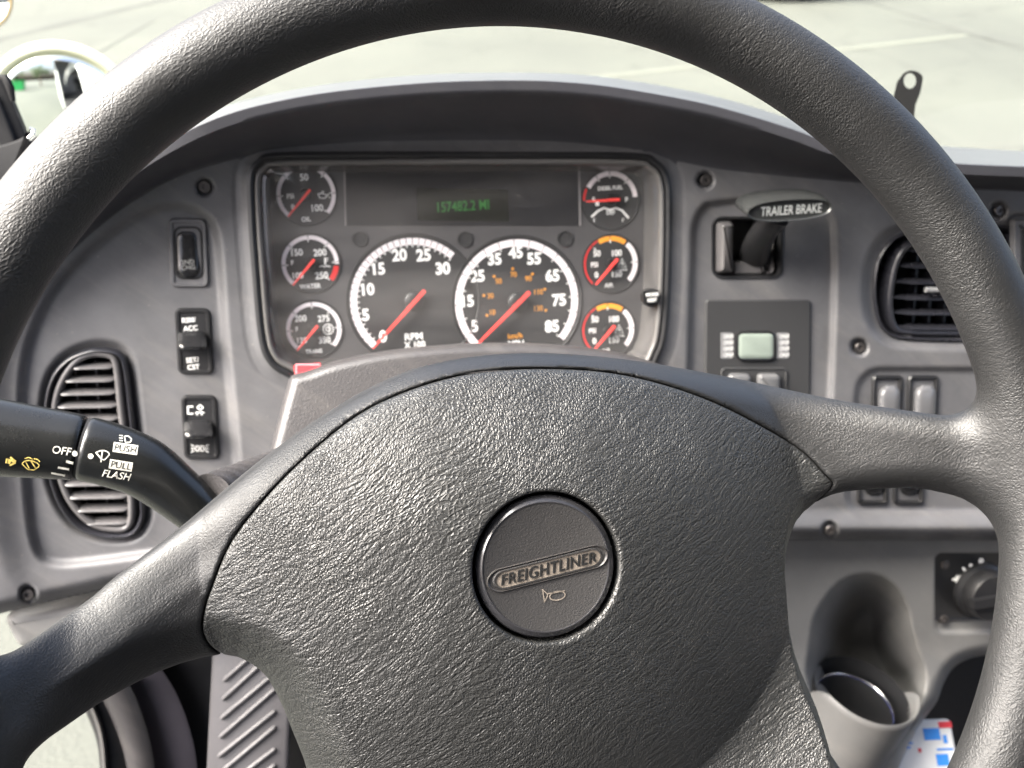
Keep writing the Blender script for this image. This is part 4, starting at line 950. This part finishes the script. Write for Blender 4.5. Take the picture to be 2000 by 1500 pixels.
# ================================================================= STEERING COLUMN COVER
t = thing('steering_column', DF.p(900, 900, .08), 'grey steering column cover rising between the wheel and the gauges', 'column cover', fr=DF)
CF = Frame(DF.p(930, 800, .105), unit(DF.N+V3(0, 0, .25)))
ol = catmull([(556, 760), (563, 738), (575, 729), (600, 722), (660, 702), (760, 682), (870, 671), (960, 667), (1050, 668), (1150, 676), (1240, 692), (1310, 716), (1352, 748), (1390, 850), (1400, 1010), (1300, 1110), (900, 1160), (620, 1090), (530, 1000), (515, 930), (525, 880), (540, 820)], 5)
mk('shroud', *cushion(CF, ol, [(-.001, -.11), (0.0, -.014), (.0004, -.0085), (.0016, -.0045), (.0034, -.0020), (.0054, -.0006), (.0072, 0)]), M_shroud, t, smooth=60)
# little stub with grooves where the stalk leaves the column
st0 = atd(395, 985, .485); st1 = atd(520, 935, .54)
pth = np.array([st0*(1-s_)+st1*s_ for s_ in np.linspace(.12, 1.3, 26)]); rr_ = [.0125+(.0009 if k % 3 == 0 else 0) for k in range(26)]
mk('stalk_boot', *tube(pth, rr_, 22), M_shroud, t, smooth=40)

# ================================================================= TURN SIGNAL STALK
stk_pts = [(-260, 822, .452), (-120, 838, .458), (0, 855, .465), (90, 866, .470), (165, 876, .474), (230, 893, .478), (285, 916, .482), (340, 957, .487), (400, 1008, .492), (470, 1068, .498)]
sp = catmull(np.array([atd(*p_) for p_ in stk_pts]), 8, False)
rp = np.interp(np.linspace(0, 1, len(sp)), np.linspace(0, 1, 10), [78, 77, 74, 68, 63.5, 62, 60, 54, 48, 44])*.475/2000
stk_t = thing('turn_signal_stalk', sp[40], 'black turn signal and wiper stalk lettered OFF, PUSH, PULL and FLASH', 'control stalk')
i0 = 4*8
m_st = mat('stalk_black', (.009, .0095, .0095), .27, bump=(1800, .00003, 'noise'), colvar=.12, varscale=25)
def endround(P_, R_, e):   # close a tube with a small rounded shoulder
    return P_, R_
pa = sp[:i0]; ra = rp[:i0].copy(); ra[-1] *= .985
mk('twist_grip', *tube(np.vstack([pa, pa[-1:]+unit(pa[-1]-pa[-2])*.0004]), np.append(ra, ra[-1]*.955), 64), m_st, stk_t, smooth=50)
pb = sp[i0:]; rb = rp[i0:].copy(); dirb = unit(pb[1]-pb[0])
mk('stalk_arm', *tube(np.vstack([pb[:1]-dirb*0, pb[:1]+dirb*.0008, pb[1:]]), np.concatenate([[rb[0]*.955], [rb[0]*.99], rb[1:]]), 64), m_st, stk_t, smooth=50)
mk('joint_ring', *tube([sp[i0]-dirb*.0012, sp[i0]+dirb*.0012], [rb[0]*.95]*2, 48), M_void, stk_t, smooth=30)
# lettering wrapped on the tube: project flat art towards the surface along the view to the stalk axis
spd = np.array([(p_-CO) for p_ in sp])
def onstalk(px, py, lift=.00012):
    """first hit of the sight line through the measured mark with the stalk surface"""
    d = unit(ray(px, py)); out = None
    best = None
    t_ = (spd@d); dist = np.linalg.norm(spd-np.outer(t_, d), axis=1); k = int(np.argmin(dist-rp)); k = min(max(k, 1), len(sp)-2)
    ax = unit(sp[k+1]-sp[k-1]); a0 = sp[k]; r_ = rp[k]
    dd = d-ax*(d@ax); oc_ = (CO-a0)-ax*((CO-a0)@ax); A_ = dd@dd; B_ = dd@oc_; C_ = oc_@oc_-(r_+lift)**2
    disc = max(0, B_*B_-A_*C_); return CO+d*((-B_-math.sqrt(disc))/A_)
def stalk_art(name, m_, items, lift=.00012):
    mb = MB()
    for kind, *a in items:
        if kind == 't':
            s_, x, y, hh, rot, sh = a; g_, f_ = text_geo(s_, hh, shear=sh, bold=.005)
            c_, n_ = math.cos(rad(rot)), math.sin(rad(rot)); xs = x+g_[:, 0]*c_+g_[:, 1]*n_; ys = y+g_[:, 0]*n_-g_[:, 1]*c_
            mb.add([onstalk(p_, q_, lift) for p_, q_ in zip(xs, ys)], f_)
        elif kind == 'l':
            pts, wd = a; P_ = np.asarray(pts, float)
            P_ = resample(P_, max(len(P_)*2, 4)); T = np.gradient(P_, axis=0); T /= np.linalg.norm(T, axis=1)[:, None]; N2 = np.stack([-T[:, 1], T[:, 0]], 1)*wd/2
            A_ = [onstalk(*p_, lift) for p_ in P_+N2]; B_ = [onstalk(*p_, lift) for p_ in P_-N2]; n = len(P_); mb.add(A_+B_, [(i, i+1, n+i+1, n+i) for i in range(n-1)])
        elif kind == 'd':
            x, y, r_ = a; mb.add([onstalk(x+r_*math.cos(q_), y+r_*math.sin(q_), lift) for q_ in np.linspace(0, 2*math.pi, 14, endpoint=False)], [tuple(range(14))])
        elif kind == 'r':
            x, y, w_, h_, rot = a; c_, n_ = math.cos(rad(rot)), math.sin(rad(rot)); nn = 8; vs = []
            for j in np.linspace(-1, 1, 9):
                for i in np.linspace(-1, 1, nn): vs.append(onstalk(x+i*w_/2*c_-j*h_/2*n_, y+i*w_/2*n_+j*h_/2*c_, lift))
            mb.add(vs, grid_faces(9, nn))
    return mb.build(name, m_, stk_t, smooth=0)
M_stw = mat('stalk_print', (.60, .59, .53), .5)
stalk_art('markings', M_stw, [('t', 'OFF', 121, 880, 15, 8, .1), ('d', 146, 886, 5.5), ('d', 177, 891, 5.5),
    ('l', [(129, 901), (143, 905)], 5), ('l', [(113, 913), (135, 917)], 4), ('l', [(100, 924), (127, 929)], 3.5),
    ('l', [(187, 884), (196, 880), (206, 880), (215, 886), (204, 899), (197, 896), (187, 884)], 2), ('l', [(190, 886), (199, 898)], 2), ('l', [(200, 881), (197, 903)], 2.4),
    ('l', [(243, 852), (250, 851), (257, 857), (255, 864), (245, 864), (243, 852)], 2), ('l', [(233, 850), (240, 851)], 1.8), ('l', [(233, 855), (240, 856)], 1.8), ('l', [(233, 860), (240, 861)], 1.8),
    ('r', 245, 876, 48, 19, 8), ('r', 236, 909, 45, 18, 9), ('t', 'FLASH', 228, 928, 14, 9, .25)])
stalk_art('box_lettering', M_black, [('t', 'PUSH', 245, 876, 13, 8, .1), ('t', 'PULL', 236, 909, 13, 9, .1)], lift=.00030)
stalk_art('washer_symbols', mat('stalk_yellow', (.75, .58, .16), .5), [('r', 16, 901, 10, 9, 10), ('l', [(20, 893), (32, 903), (19, 909)], 3.5), ('l', [(22, 897), (30, 903)], 7),
    ('l', [(43, 906), (48, 900), (60, 899), (72, 904), (78, 910), (66, 918), (54, 917), (43, 906)], 2), ('l', [(50, 902), (57, 915)], 2), ('l', [(60, 900), (70, 915)], 2), ('l', [(48, 896), (56, 893), (64, 897)], 1.8), ('l', [(66, 896), (73, 897), (78, 902)], 1.8)])

# ================================================================= STEERING WHEEL
wheel = thing('steering_wheel', WF.O, 'black leather-grained steering wheel turned slightly, filling the foreground', 'steering wheel', fr=WF)
ALL = [(-90, 1345), (0, 1292), (140, 1200), (210, 1141), (280, 1088), (350, 1035), (440, 960), (500, 912), (560, 867), (620, 825), (700, 775), (780, 735), (850, 710), (950, 693), (1050, 689), (1150, 694), (1250, 705), (1350, 722), (1450, 741), (1560, 765), (1650, 783), (1750, 798), (1850, 812), (2040, 840), (2040, 1010), (1900, 975), (1800, 955), (1700, 957), (1625, 968), (1575, 1005), (1556, 1060), (1560, 1130), (1590, 1280), (1640, 1400), (1670, 1500), (1690, 1620), (1500, 1720), (1100, 1760), (760, 1720), (630, 1600), (592, 1500), (568, 1440), (543, 1380), (505, 1322), (430, 1293), (300, 1330), (150, 1412), (0, 1500), (-90, 1560)]
PAD = [(440, 1330), (425, 1305), (403, 1272), (393, 1235), (399, 1190), (412, 1150), (450, 1060), (520, 970), (600, 890), (700, 810), (800, 762), (900, 733), (1000, 721), (1100, 720), (1200, 728), (1300, 751), (1400, 787), (1500, 838), (1570, 882), (1615, 928), (1632, 948), (1612, 985)]
PADX = [(1750, 1100), (1850, 1900), (440, 1900), (440, 1500)]
def hz(rho):      # front surface level of hub and spokes
    return np.where(rho < .125, -.009-1.6*rho**2, -.009-1.6*.125**2+.032*sstep(.125, .215, rho))
def hxy(x, y): return hz(np.hypot(x, y))-3.3*np.maximum(0, y-.004)**2*sstep(.19, .12, np.hypot(x, y))
def tolocal(pts, dz=-.010):
    out = []
    for p_ in pts:
        z = -.03
        for _ in range(4):
            u, v = WF.uv(p_[0], p_[1], z); z = float(hxy(np.array(float(u)), np.array(float(v))))+dz
        out.append((float(u), float(v)))
    return np.array(out)
allL = tolocal(catmull(ALL, 3)); padL = tolocal(np.vstack([catmull(PAD, 4, False), PADX]), 0.0)
zc_ = -.013; HB = WF.uv(1068, 1108, -.0115)
def body(x, y, z):
    X_, Y_ = np.broadcast_arrays(x, y); X_ = X_[..., 0]; Y_ = Y_[..., 0]
    dA = sdf_poly(X_, Y_, allL); rho = np.hypot(X_, Y_)
    h = hxy(X_, Y_)
    low_ = sstep(.02, -.03, Y_)*(rho < .19)
    rgt = sstep(-.01, .03, X_)
    wd = .0125*rgt+.022*(1-rgt)
    tt = np.clip((-dA)/wd, 0, 1); prf = (1-tt)*rgt+(1-tt*tt*(3-2*tt))*(1-rgt)
    h = h-low_*(.026*rgt+.012*(1-rgt))*prf*sstep(.0, .02, .16-rho+.03)
    # shallow dish round the horn button
    hub = sstep(.155, .105, rho)
    half = .0145+.020*hub; rr = .0125-.003*hub*low_
    zc = (h-half); qx = dA+rr
    qx = qx[..., None]; qz = np.abs(z-zc[..., None])-half[..., None]+rr[..., None] if np.ndim(rr) else np.abs(z-zc[..., None])-half[..., None]+rr
    r3 = rr[..., None] if np.ndim(rr) else rr
    return np.minimum(np.maximum(qx, qz), 0)+np.sqrt(np.maximum(qx, 0)**2+np.maximum(qz, 0)**2)-r3
def torus(x, y, z): 
    rho = np.sqrt(x*x+y*y)-WR; return np.sqrt(rho*rho+(z*.97)**2)-Wr
def seamd(x, y, P_):
    X_, Y_ = np.broadcast_arrays(x, y); return sdf_poly(X_[..., 0], Y_[..., 0], P_)[..., None]
def f_arm(x, y, z):
    b = smin(body(x, y, z), torus(x, y, z), .020)
    return smax(b, -(seamd(x, y, padL)-.0002), .0016)
def f_pad(x, y, z):
    b = body(x, y, z)
    b = smax(b, seamd(x, y, padL)+.0002, .0017)
    cyl = .0291-np.sqrt((x-HB[0])**2+(y-HB[1])**2)
    return smax(b, np.minimum(cyl, z+.0245+0*x), .0016)
def refine(f, P_, n=2):     # pull the vertices onto the exact surface
    P_ = P_.copy(); e = .00015
    def ev(Q): return f(Q[:, :1], Q[:, 1:2], Q[:, 2:3])[:, 0]
    for _ in range(n):
        v0 = ev(P_); G_ = np.stack([ev(P_+np.eye(3)[k]*e)-v0 for k in range(3)], 1)/e
        st = v0[:, None]*G_/np.maximum((G_**2).sum(1), .2)[:, None]; l = np.linalg.norm(st, axis=1); st *= np.minimum(1, .0006/np.maximum(l, 1e-9))[:, None]
        P_ -= st
    return P_
def place(Vl): return WF.w3(Vl[:, 0], Vl[:, 1], Vl[:, 2])
Va, Fa = surface_nets(f_arm, (-.235, -.235, -.085), (.235, .235, .024), .00125)
Va = refine(f_arm, Va)
mk('rim_and_spokes', place(Va), Fa, M_arm, wheel, smooth=180, recalc=False)
Vp, Fp = surface_nets(f_pad, (-.15, -.145, -.085), (.145, .095, .0), .00105)
Vp = refine(f_pad, Vp)
mk('hub_pad', place(Vp), Fp, M_pad, wheel, smooth=180, recalc=False)
# horn button
hb = WF.w3(*HB, 0); HZ = -.0125
mk('button_well', *lathe(hb, WF.N, [(.0300, -.030), (.0300, -.024), (.0001, -.024)], 48, U=WF.U), M_void, wheel, smooth=30)
M_btn = mat('button_plastic', (.032, .031, .031), .42, bump=(1500, .00022, 'noise'), colvar=.1, varscale=60)
hbn = mk('horn_button', *lathe(hb, WF.N, [(.0274, -.026), (.0274, HZ-.0016), (.0271, HZ-.0011), (.0250, HZ+.0002), (.0247, HZ+.0001), (.0001, HZ+.0002)], 96, U=WF.U), M_btn, wheel, smooth=25)
mk('button_bevel', *lathe(hb, WF.N, [(.0277, HZ-.0040), (.0276, HZ-.0018), (.0271, HZ-.0009), (.0252, HZ+.00045), (.0248, HZ+.0004), (.0247, HZ+.0001)], 96, cap0=False, cap1=False, U=WF.U), mat('bevel_gloss', (.03, .03, .033), .16), hbn, smooth=25)
# emblem: worn oval plaque with raised letters
e0 = WF.uv(1068, 1108, HZ); me_ = WF.mm(1068, 1108, HZ)
def loc2(x, y, z=HZ): u, v = WF.uv(x, y, z); return np.array([float(u), float(v)])
pa_, pb_ = loc2(966, 1136), loc2(1172, 1084); ax_ = unit(pb_-pa_); nn_ = V3(-ax_[1], ax_[0]); mid = (pa_+pb_)/2; hl = np.linalg.norm(pb_-pa_)/2
def capsule(h, r, taper=0, n=14):
    out = []
    for k in range(n+1): a = rad(-90+180*k/n); out.append((h-r+r*math.cos(a), r*math.sin(a)))
    for k in range(n+1): a = rad(90+180*k/n); out.append((-h+r+r*math.cos(a), r*math.sin(a)))
    o = np.array(out); o[:, 1] *= 1+taper*np.abs(o[:, 0]/h)**2*-1; o[:, 1] += 0*o[:, 0]; return mid+o[:, :1]*ax_+o[:, 1:]*nn_
def ringw(P_, Q_, z0, z1):
    n = len(P_); return np.concatenate([WF.w3(P_[:, 0], P_[:, 1], z0), WF.w3(Q_[:, 0], Q_[:, 1], z1)]), grid_faces(2, n, cv=True)
M_worn = mat('emblem_worn', (.175, .150, .125), .5, bump=(2200, .0001, 'noise'), colvar=.35, varscale=260)
hh_ = 24*me_
mb = MB(); z = HZ+.0002
for (h1, r1, h2, r2, za, zb) in ((hl+16*me_, hh_+3*me_, hl+14*me_, hh_+1.2*me_, z+.0001, z+.0006), (hl+14*me_, hh_+1.2*me_, hl+10*me_, hh_-1*me_, z+.0006, z+.0001)):
    mb.add(*ringw(capsule(h1, r1, .25), capsule(h2, r2, .25), za, zb))
o_ = mb.build('emblem', mat('emblem_rim', (.030, .028, .027), .3), hbn, smooth=60)
q = capsule(hl-0*me_, 18.5*me_, .22); mb = MB(); mb.add(WF.w3(q[:, 0], q[:, 1], z+.00012), [tuple(range(len(q)))]); mb.build('emblem_field', M_worn, o_, smooth=0)
q1, q2 = capsule(hl+2*me_, 20*me_, .22), capsule(hl-.5*me_, 18*me_, .22); mb = MB(); mb.add(*ringw(q1, q2, z+.0007, z+.0007)); q0 = capsule(hl+4*me_, 21.5*me_, .22); mb.add(*ringw(q0, q1, z+.0001, z+.0007)); mb.build('emblem_border', M_btn, o_, smooth=40)
g_, f_ = text_geo('FREIGHTLINER', 22*me_, shear=.28, bold=.006, space=1.08, extrude=.00035); wdt = g_[:, 0].max()-g_[:, 0].min(); g_[:, 0] *= 1.80*hl/wdt
g_[:, 1] *= 1.0-.16*np.abs(g_[:, 0]/(hl*.92))**2
L2 = mid+g_[:, :1]*ax_+g_[:, 1:2]*nn_
mk('emblem_letters', WF.w3(L2[:, 0], L2[:, 1], z+.0001+g_[:, 2]), f_, mat('letter_black', (.010, .010, .010), .55), o_, smooth=0)
# little horn symbol
mb = MB()
def hl_(pts, wd, closed=False):
    P_ = np.array([loc2(*p_) for p_ in pts]); T = (np.roll(P_, -1, 0)-np.roll(P_, 1, 0)) if closed else np.gradient(P_, axis=0); T /= np.linalg.norm(T, axis=1)[:, None]; N2 = np.stack([-T[:, 1], T[:, 0]], 1)*wd*me_/2
    A_, B_ = P_+N2, P_-N2; n = len(P_); m = n if closed else n-1
    mb.add(np.concatenate([WF.w3(A_[:, 0], A_[:, 1], z+.0003), WF.w3(B_[:, 0], B_[:, 1], z+.0003)]), [(i, (i+1) % n, n+(i+1) % n, n+i) for i in range(m)])
hl_([(1059, 1150), (1061, 1163), (1063, 1176)], 2.2); hl_([(1060, 1152), (1068, 1159), (1084, 1157), (1103, 1153)], 2.0); hl_([(1063, 1174), (1068, 1165), (1069, 1160)], 2.0)
A = np.linspace(0, 2*math.pi, 26, endpoint=False); hl_([(1087+15*math.cos(a)*1.0+1, 1163+8.5*math.sin(a)-2*math.cos(a)) for a in A], 2.2, True)
mb.build('horn_symbol', M_worn, hbn, smooth=0)

# ================================================================= OUTSIDE THINGS SEEN THROUGH THE GLASS
# windshield
def pane(name, pts, label):
    mb = MB(); mb.add(np.array(pts), [(0, 1, 2, 3)]); o = mb.build(name, M_glass, smooth=0); return tag(o, label, 'windshield')
yb = .80
pane('windshield', [(-1.0, 1.02, EYE-.32), (1.9, 1.02, EYE-.36), (1.9, .25, EYE+.45), (-1.0, .25, EYE+.45)], 'clear sloping windshield above the dashboard top')
# white bonnet strip beyond the glass
mb = MB()
xs = np.linspace(-.9, 1.7, 40); rows = []
pxs = np.linspace(250, 2150, 40)
ytop = np.interp(pxs, [250, 450, 700, 900, 1100, 1300, 1500, 1650, 1850, 2150], [330, 205, 160, 146, 148, 164, 218, 262, 280, 300])
A_ = np.array([atd(a, b+9, 1.30) for a, b in zip(pxs, ytop)]); B_ = np.array([atd(a, b+60, 1.12) for a, b in zip(pxs, ytop)])
Cc = A_+V3(0, .10, -.06); Dd = A_+V3(0, .2, -.6)
tag(mk('truck_bonnet', np.concatenate([B_, A_*.5+B_*.5+V3(0, 0, .004), A_, Cc, Dd]), grid_faces(5, 40), M_cabwhite, smooth=60), 'white painted bonnet edge just beyond the windshield', 'bonnet')
# convex mirror on the left wing
mc = atd(125, 225, 2.6)
tgt = CO+V3(-.55, -.9, -.10)
mn = unit(unit(CO-mc)+unit(V3(.0, -1, -.45)))
t = thing('round_mirror', mc, 'round convex mirror in a pale yellow-white rim beyond the left of the windshield', 'mirror')
Rm = .100*1.02
sag = [(.0001, .016), (.02, .0154), (.04, .0135), (.06, .0104), (.08, .006), (.093, .002)]
M_mir = mat('mirror_glass', (.88, .92, .90), .01, metal=1)
M_mrim = mat('mirror_rim', (.75, .73, .55), .35)
MS = 1.78
mk('mirror_glass', *lathe(mc, mn, [(a*MS, b*2) for a, b in sag[::-1]], 72), M_mir, t, smooth=180)
mk('mirror_rim', *lathe(mc, mn, [(.163, .003), (.166, .010), (.174, .012), (.182, .005), (.183, -.012), (.16, -.04), (.08, -.06), (.0001, -.065)], 72, cap0=False), M_mrim, t, smooth=60)
mk('mirror_arm', *tube([mc-mn*.045, mc-mn*.06+V3(-.01, 0, -.15), mc+V3(-.05, .05, -.6), mc+V3(-.1, .1, -1.2)], .011, 12), M_black, t)
# a second, nearly hidden mirror at the very corner
mc2 = atd(-48, -8, 1.75)
t = thing('round_mirror', mc2, 'brown rimmed round mirror just entering the top left corner', 'mirror')
mk('mirror_rim', *lathe(mc2, unit(CO-mc2), [(.050, .0), (.054, .006), (.058, 0), (.05, -.02), (.0001, -.03)], 48, cap0=False), mat('brown_rim', (.30, .22, .10), .4), t, smooth=60)
mk('mirror_glass', *lathe(mc2, unit(CO-mc2), [(.051, .002), (.03, .006), (.0001, .008)], 48, cap0=False), M_mir, t, smooth=180)
# bins and trees behind the truck, seen in the mirror
def bin_(x, y, col, lab):
    t = thing('waste_bin', (x, y, 0), lab, 'bin')
    m_ = mat('bin_'+lab.split()[0], col, .5)
    vs = []; 
    for z, s_ in ((0, .8), (1.5, 1.05), (1.5, 1.12), (1.6, 1.12)): vs += [(x-s_, y-s_*.8, z), (x+s_, y-s_*.8, z), (x+s_, y+s_*.8, z), (x-s_, y+s_*.8, z)]
    mk('bin_body', vs, grid_faces(4, 4, cv=True)+[(0, 1, 2, 3)], m_, t, smooth=0)
    mk('bin_lid', [(x-1.1, y-.9, 1.61), (x+1.1, y-.9, 1.61), (x+1.1, y+.9, 1.75), (x-1.1, y+.9, 1.75)], [(0, 1, 2, 3)], m_, t, smooth=0)
bin_(-6.5, -13, (.03, .40, .10), 'green waste bin mirrored in the round mirror'); bin_(-10.5, -12.5, (.05, .12, .5), 'blue waste bin mirrored in the round mirror, beside the green one')
M_leaf = mat('leaf', (.06, .10, .03), .6, colvar=.4, varscale=1.5); M_bark = mat('bark', (.10, .07, .05), .9)
def tree(x, y, h, lab):
    t = thing('tree', (x, y, 0), lab, 'tree', group='trees behind the truck')
    mk('trunk', *tube([(x, y, 0), (x+.1, y, h*.3), (x-.1, y+.1, h*.7)], [.22, .16, .06], 8), M_bark, t)
    rng = np.random.RandomState(int(abs(x*10)+h)); n = 900; ctr = rng.normal(size=(14, 3))*[h*.20, h*.20, h*.16]+[x, y, h*.66]
    c_ = ctr[rng.randint(0, 14, n)]+rng.normal(size=(n, 3))*h*.07; a_ = rng.normal(size=(n, 3)); a_ /= np.linalg.norm(a_, axis=1)[:, None]; b_ = np.cross(a_, rng.normal(size=(n, 3))); b_ /= np.linalg.norm(b_, axis=1)[:, None]; s_ = .22
    vs = np.stack([c_-a_*s_, c_+b_*s_*.5, c_+a_*s_, c_-b_*s_*.5], 1).reshape(-1, 3); mk('crown', vs, [(4*i, 4*i+1, 4*i+2, 4*i+3) for i in range(n)], M_leaf, t, smooth=0, recalc=False)
tree(-4, -22, 6, 'leafy tree nearest the cab side in the round mirror'); tree(-10, -21, 5, 'lower leafy tree above the green bin in the round mirror'); tree(-17, -20, 6.5, 'leafy tree at the outer edge of the round mirror')

# parked car top right, only its shaded lower edge shows
cfp = GF.p(1330, 10, 0); cx, cy = float(cfp[0]), float(cfp[1])
t = thing('parked_car', (cx, cy, 0), 'dark blue parked car, only its lower edge showing at the top right', 'car')
M_car = mat('car_paint', (.10, .13, .16), .3, coat=.6)
sec = [(.20, -.85), (.32, -.90), (.62, -.92), (.86, -.84), (.95, -.70), (1.42, -.58), (1.45, 0)]
sec = sec+[(z, -y_) for z, y_ in sec[-2::-1]]
vs = []; ln = np.linspace(-2.2, 2.2, 14)
yawc = rad(-6)
for l in ln:
    e = 1-.16*abs(l/2.2)**6; top_ = 1.0 if abs(l) < 1.1 else max(.62, 1-.45*(abs(l)-1.1))
    for z, y_ in sec:
        zz = z if z < .95 else .95+(z-.95)*max(0, min(1, (1.6-abs(l))/.6)); yy = y_*e+1.0
        vs.append((cx+l*math.cos(yawc)-yy*math.sin(yawc), cy+l*math.sin(yawc)+yy*math.cos(yawc), zz*(1 if z < .3 else 1-.08*abs(l/2.2)**3)))
ns = len(sec); mk('body', vs, grid_faces(14, ns, cv=True)+[tuple(range(ns)), tuple(range(13*ns, 14*ns))], M_car, t, smooth=40)
for l in (-1.4, 1.4):
    for yy in (.16, 1.84):
        o_ = V3(cx+l*math.cos(yawc)-yy*math.sin(yawc), cy+l*math.sin(yawc)+yy*math.cos(yawc), .32); a_ = V3(-math.sin(yawc), math.cos(yawc), 0)
        wl = mk('wheel', *lathe(o_-a_*.11, a_, [(.20, 0), (.30, 0), (.33, .03), (.33, .19), (.30, .22), (.20, .22)], 28), mat('tyre', (.02, .02, .02), .8), t)
        mk('hub_cap', *lathe(o_-a_*.105, a_, [(.20, 0), (.05, -.01), (.0001, -.012)], 20), mat('hubcap', (.4, .4, .42), .3, metal=1), wl)
M_strap = mat('strap_black', (.004, .004, .004), .8, spec=.15)
# black strap bracket with an eye, standing on the dash top right
BF = Frame(atd(1770, 200, .83), CR@np.array([.1, .1, 1.0]))
t = thing('mounting_bracket', BF.p(1765, 225), 'black strap bracket with a round eye standing on the dash top', 'bracket', fr=BF)
ol = [(1758, 152), (1765, 142), (1777, 137), (1790, 139), (1801, 146), (1803, 152), (1798, 180), (1788, 205), (1783, 235), (1775, 330), (1730, 330), (1738, 220), (1746, 185), (1752, 160)]
ou = np.array(ol, float); hx, hy, hr = 1777, 158, 12
inn = np.array([(hx+hr*math.cos(a), hy+hr*math.sin(a)*1.25) for a in np.linspace(0, 2*math.pi, 28, endpoint=False)])
oo = resample(ou, 140, True)
# top part as ring between outline (y<195) and the eye; lower part as strip
ang = np.linspace(0, 2*math.pi, 28, endpoint=False); ro = []
for a in ang:
    d = np.array([math.cos(a), math.sin(a)*1.0]); best = None
    for i in range(len(oo)):
        p_, q_ = oo[i]-(hx, hy), oo[(i+1) % len(oo)]-(hx, hy); den = d[0]*(q_-p_)[1]-d[1]*(q_-p_)[0]
        if abs(den) < 1e-9: continue
        s_ = (p_[0]*(q_-p_)[1]-p_[1]*(q_-p_)[0])/den; r_ = (p_[0]*d[1]-p_[1]*d[0])/den
        if s_ > 0 and 0 <= r_ <= 1: best = s_ if best is None else min(best, s_)
    ro.append((hx+d[0]*best, hy+d[1]*best))
ro = np.array(ro); 
lim = ro[:, 1] > 200; ro[lim] = ro[lim]
vs = np.concatenate([BF.p(inn[:, 0], inn[:, 1], 0), BF.p(ro[:, 0], ro[:, 1], 0), BF.p(ro[:, 0], ro[:, 1], -.002), BF.p(inn[:, 0], inn[:, 1], -.002)])
mk('eye_strap', vs, grid_faces(4, 28, cu=True, cv=True), M_strap, t, smooth=0)
M_clip = mat('clip_black', (.004, .004, .005), .7, spec=.2)
# black holder on the left pillar
LF = Frame(atd(0, 240, .70), CR@np.array([.25, 0, 1.0]))
t = thing('pillar_clip', LF.p(10, 240), 'black clip and cup on the left pillar beside the round mirror', 'pillar clip', fr=LF)
mk('clip_blade', *cushion(LF, [(-60, 120), (-4, 150), (8, 160), (52, 268), (52, 300), (-60, 300)], [(0, -.02), (.0002, -.001), (.002, 0)]), M_clip, t, smooth=40)
mk('clip_rib', *cushion(LF, [(-30, 165), (-3, 185), (36, 278), (36, 300), (5, 300), (-40, 200)], [(0, -.001), (.0004, .003), (.0016, .004)]), M_clip, t, smooth=40)
mk('clip_hook', *tube(np.array([LF.p(-5, 150, .004), LF.p(10, 152, .006), LF.p(20, 172, .006), LF.p(26, 198, .004)]), [.002, .0028, .0028, .0016], 10), M_clip, t)
mk('clip_cup', *cushion(LF, catmull([(-120, 300), (-20, 290), (35, 276), (62, 262), (70, 270), (60, 340), (20, 460), (-60, 560), (-160, 560)], 4), [(0, -.05), (.0005, .004), (.002, .010), (.004, .011)]), M_clip, t, smooth=50)
mk('clip_chrome', *tube(np.array([LF.p(56, 272, .012), LF.p(66, 264, .012), LF.p(66, 254, .012), LF.p(58, 252, .012)]), .0016, 8), mat('chrome', (.8, .8, .78), .2, metal=1), t)
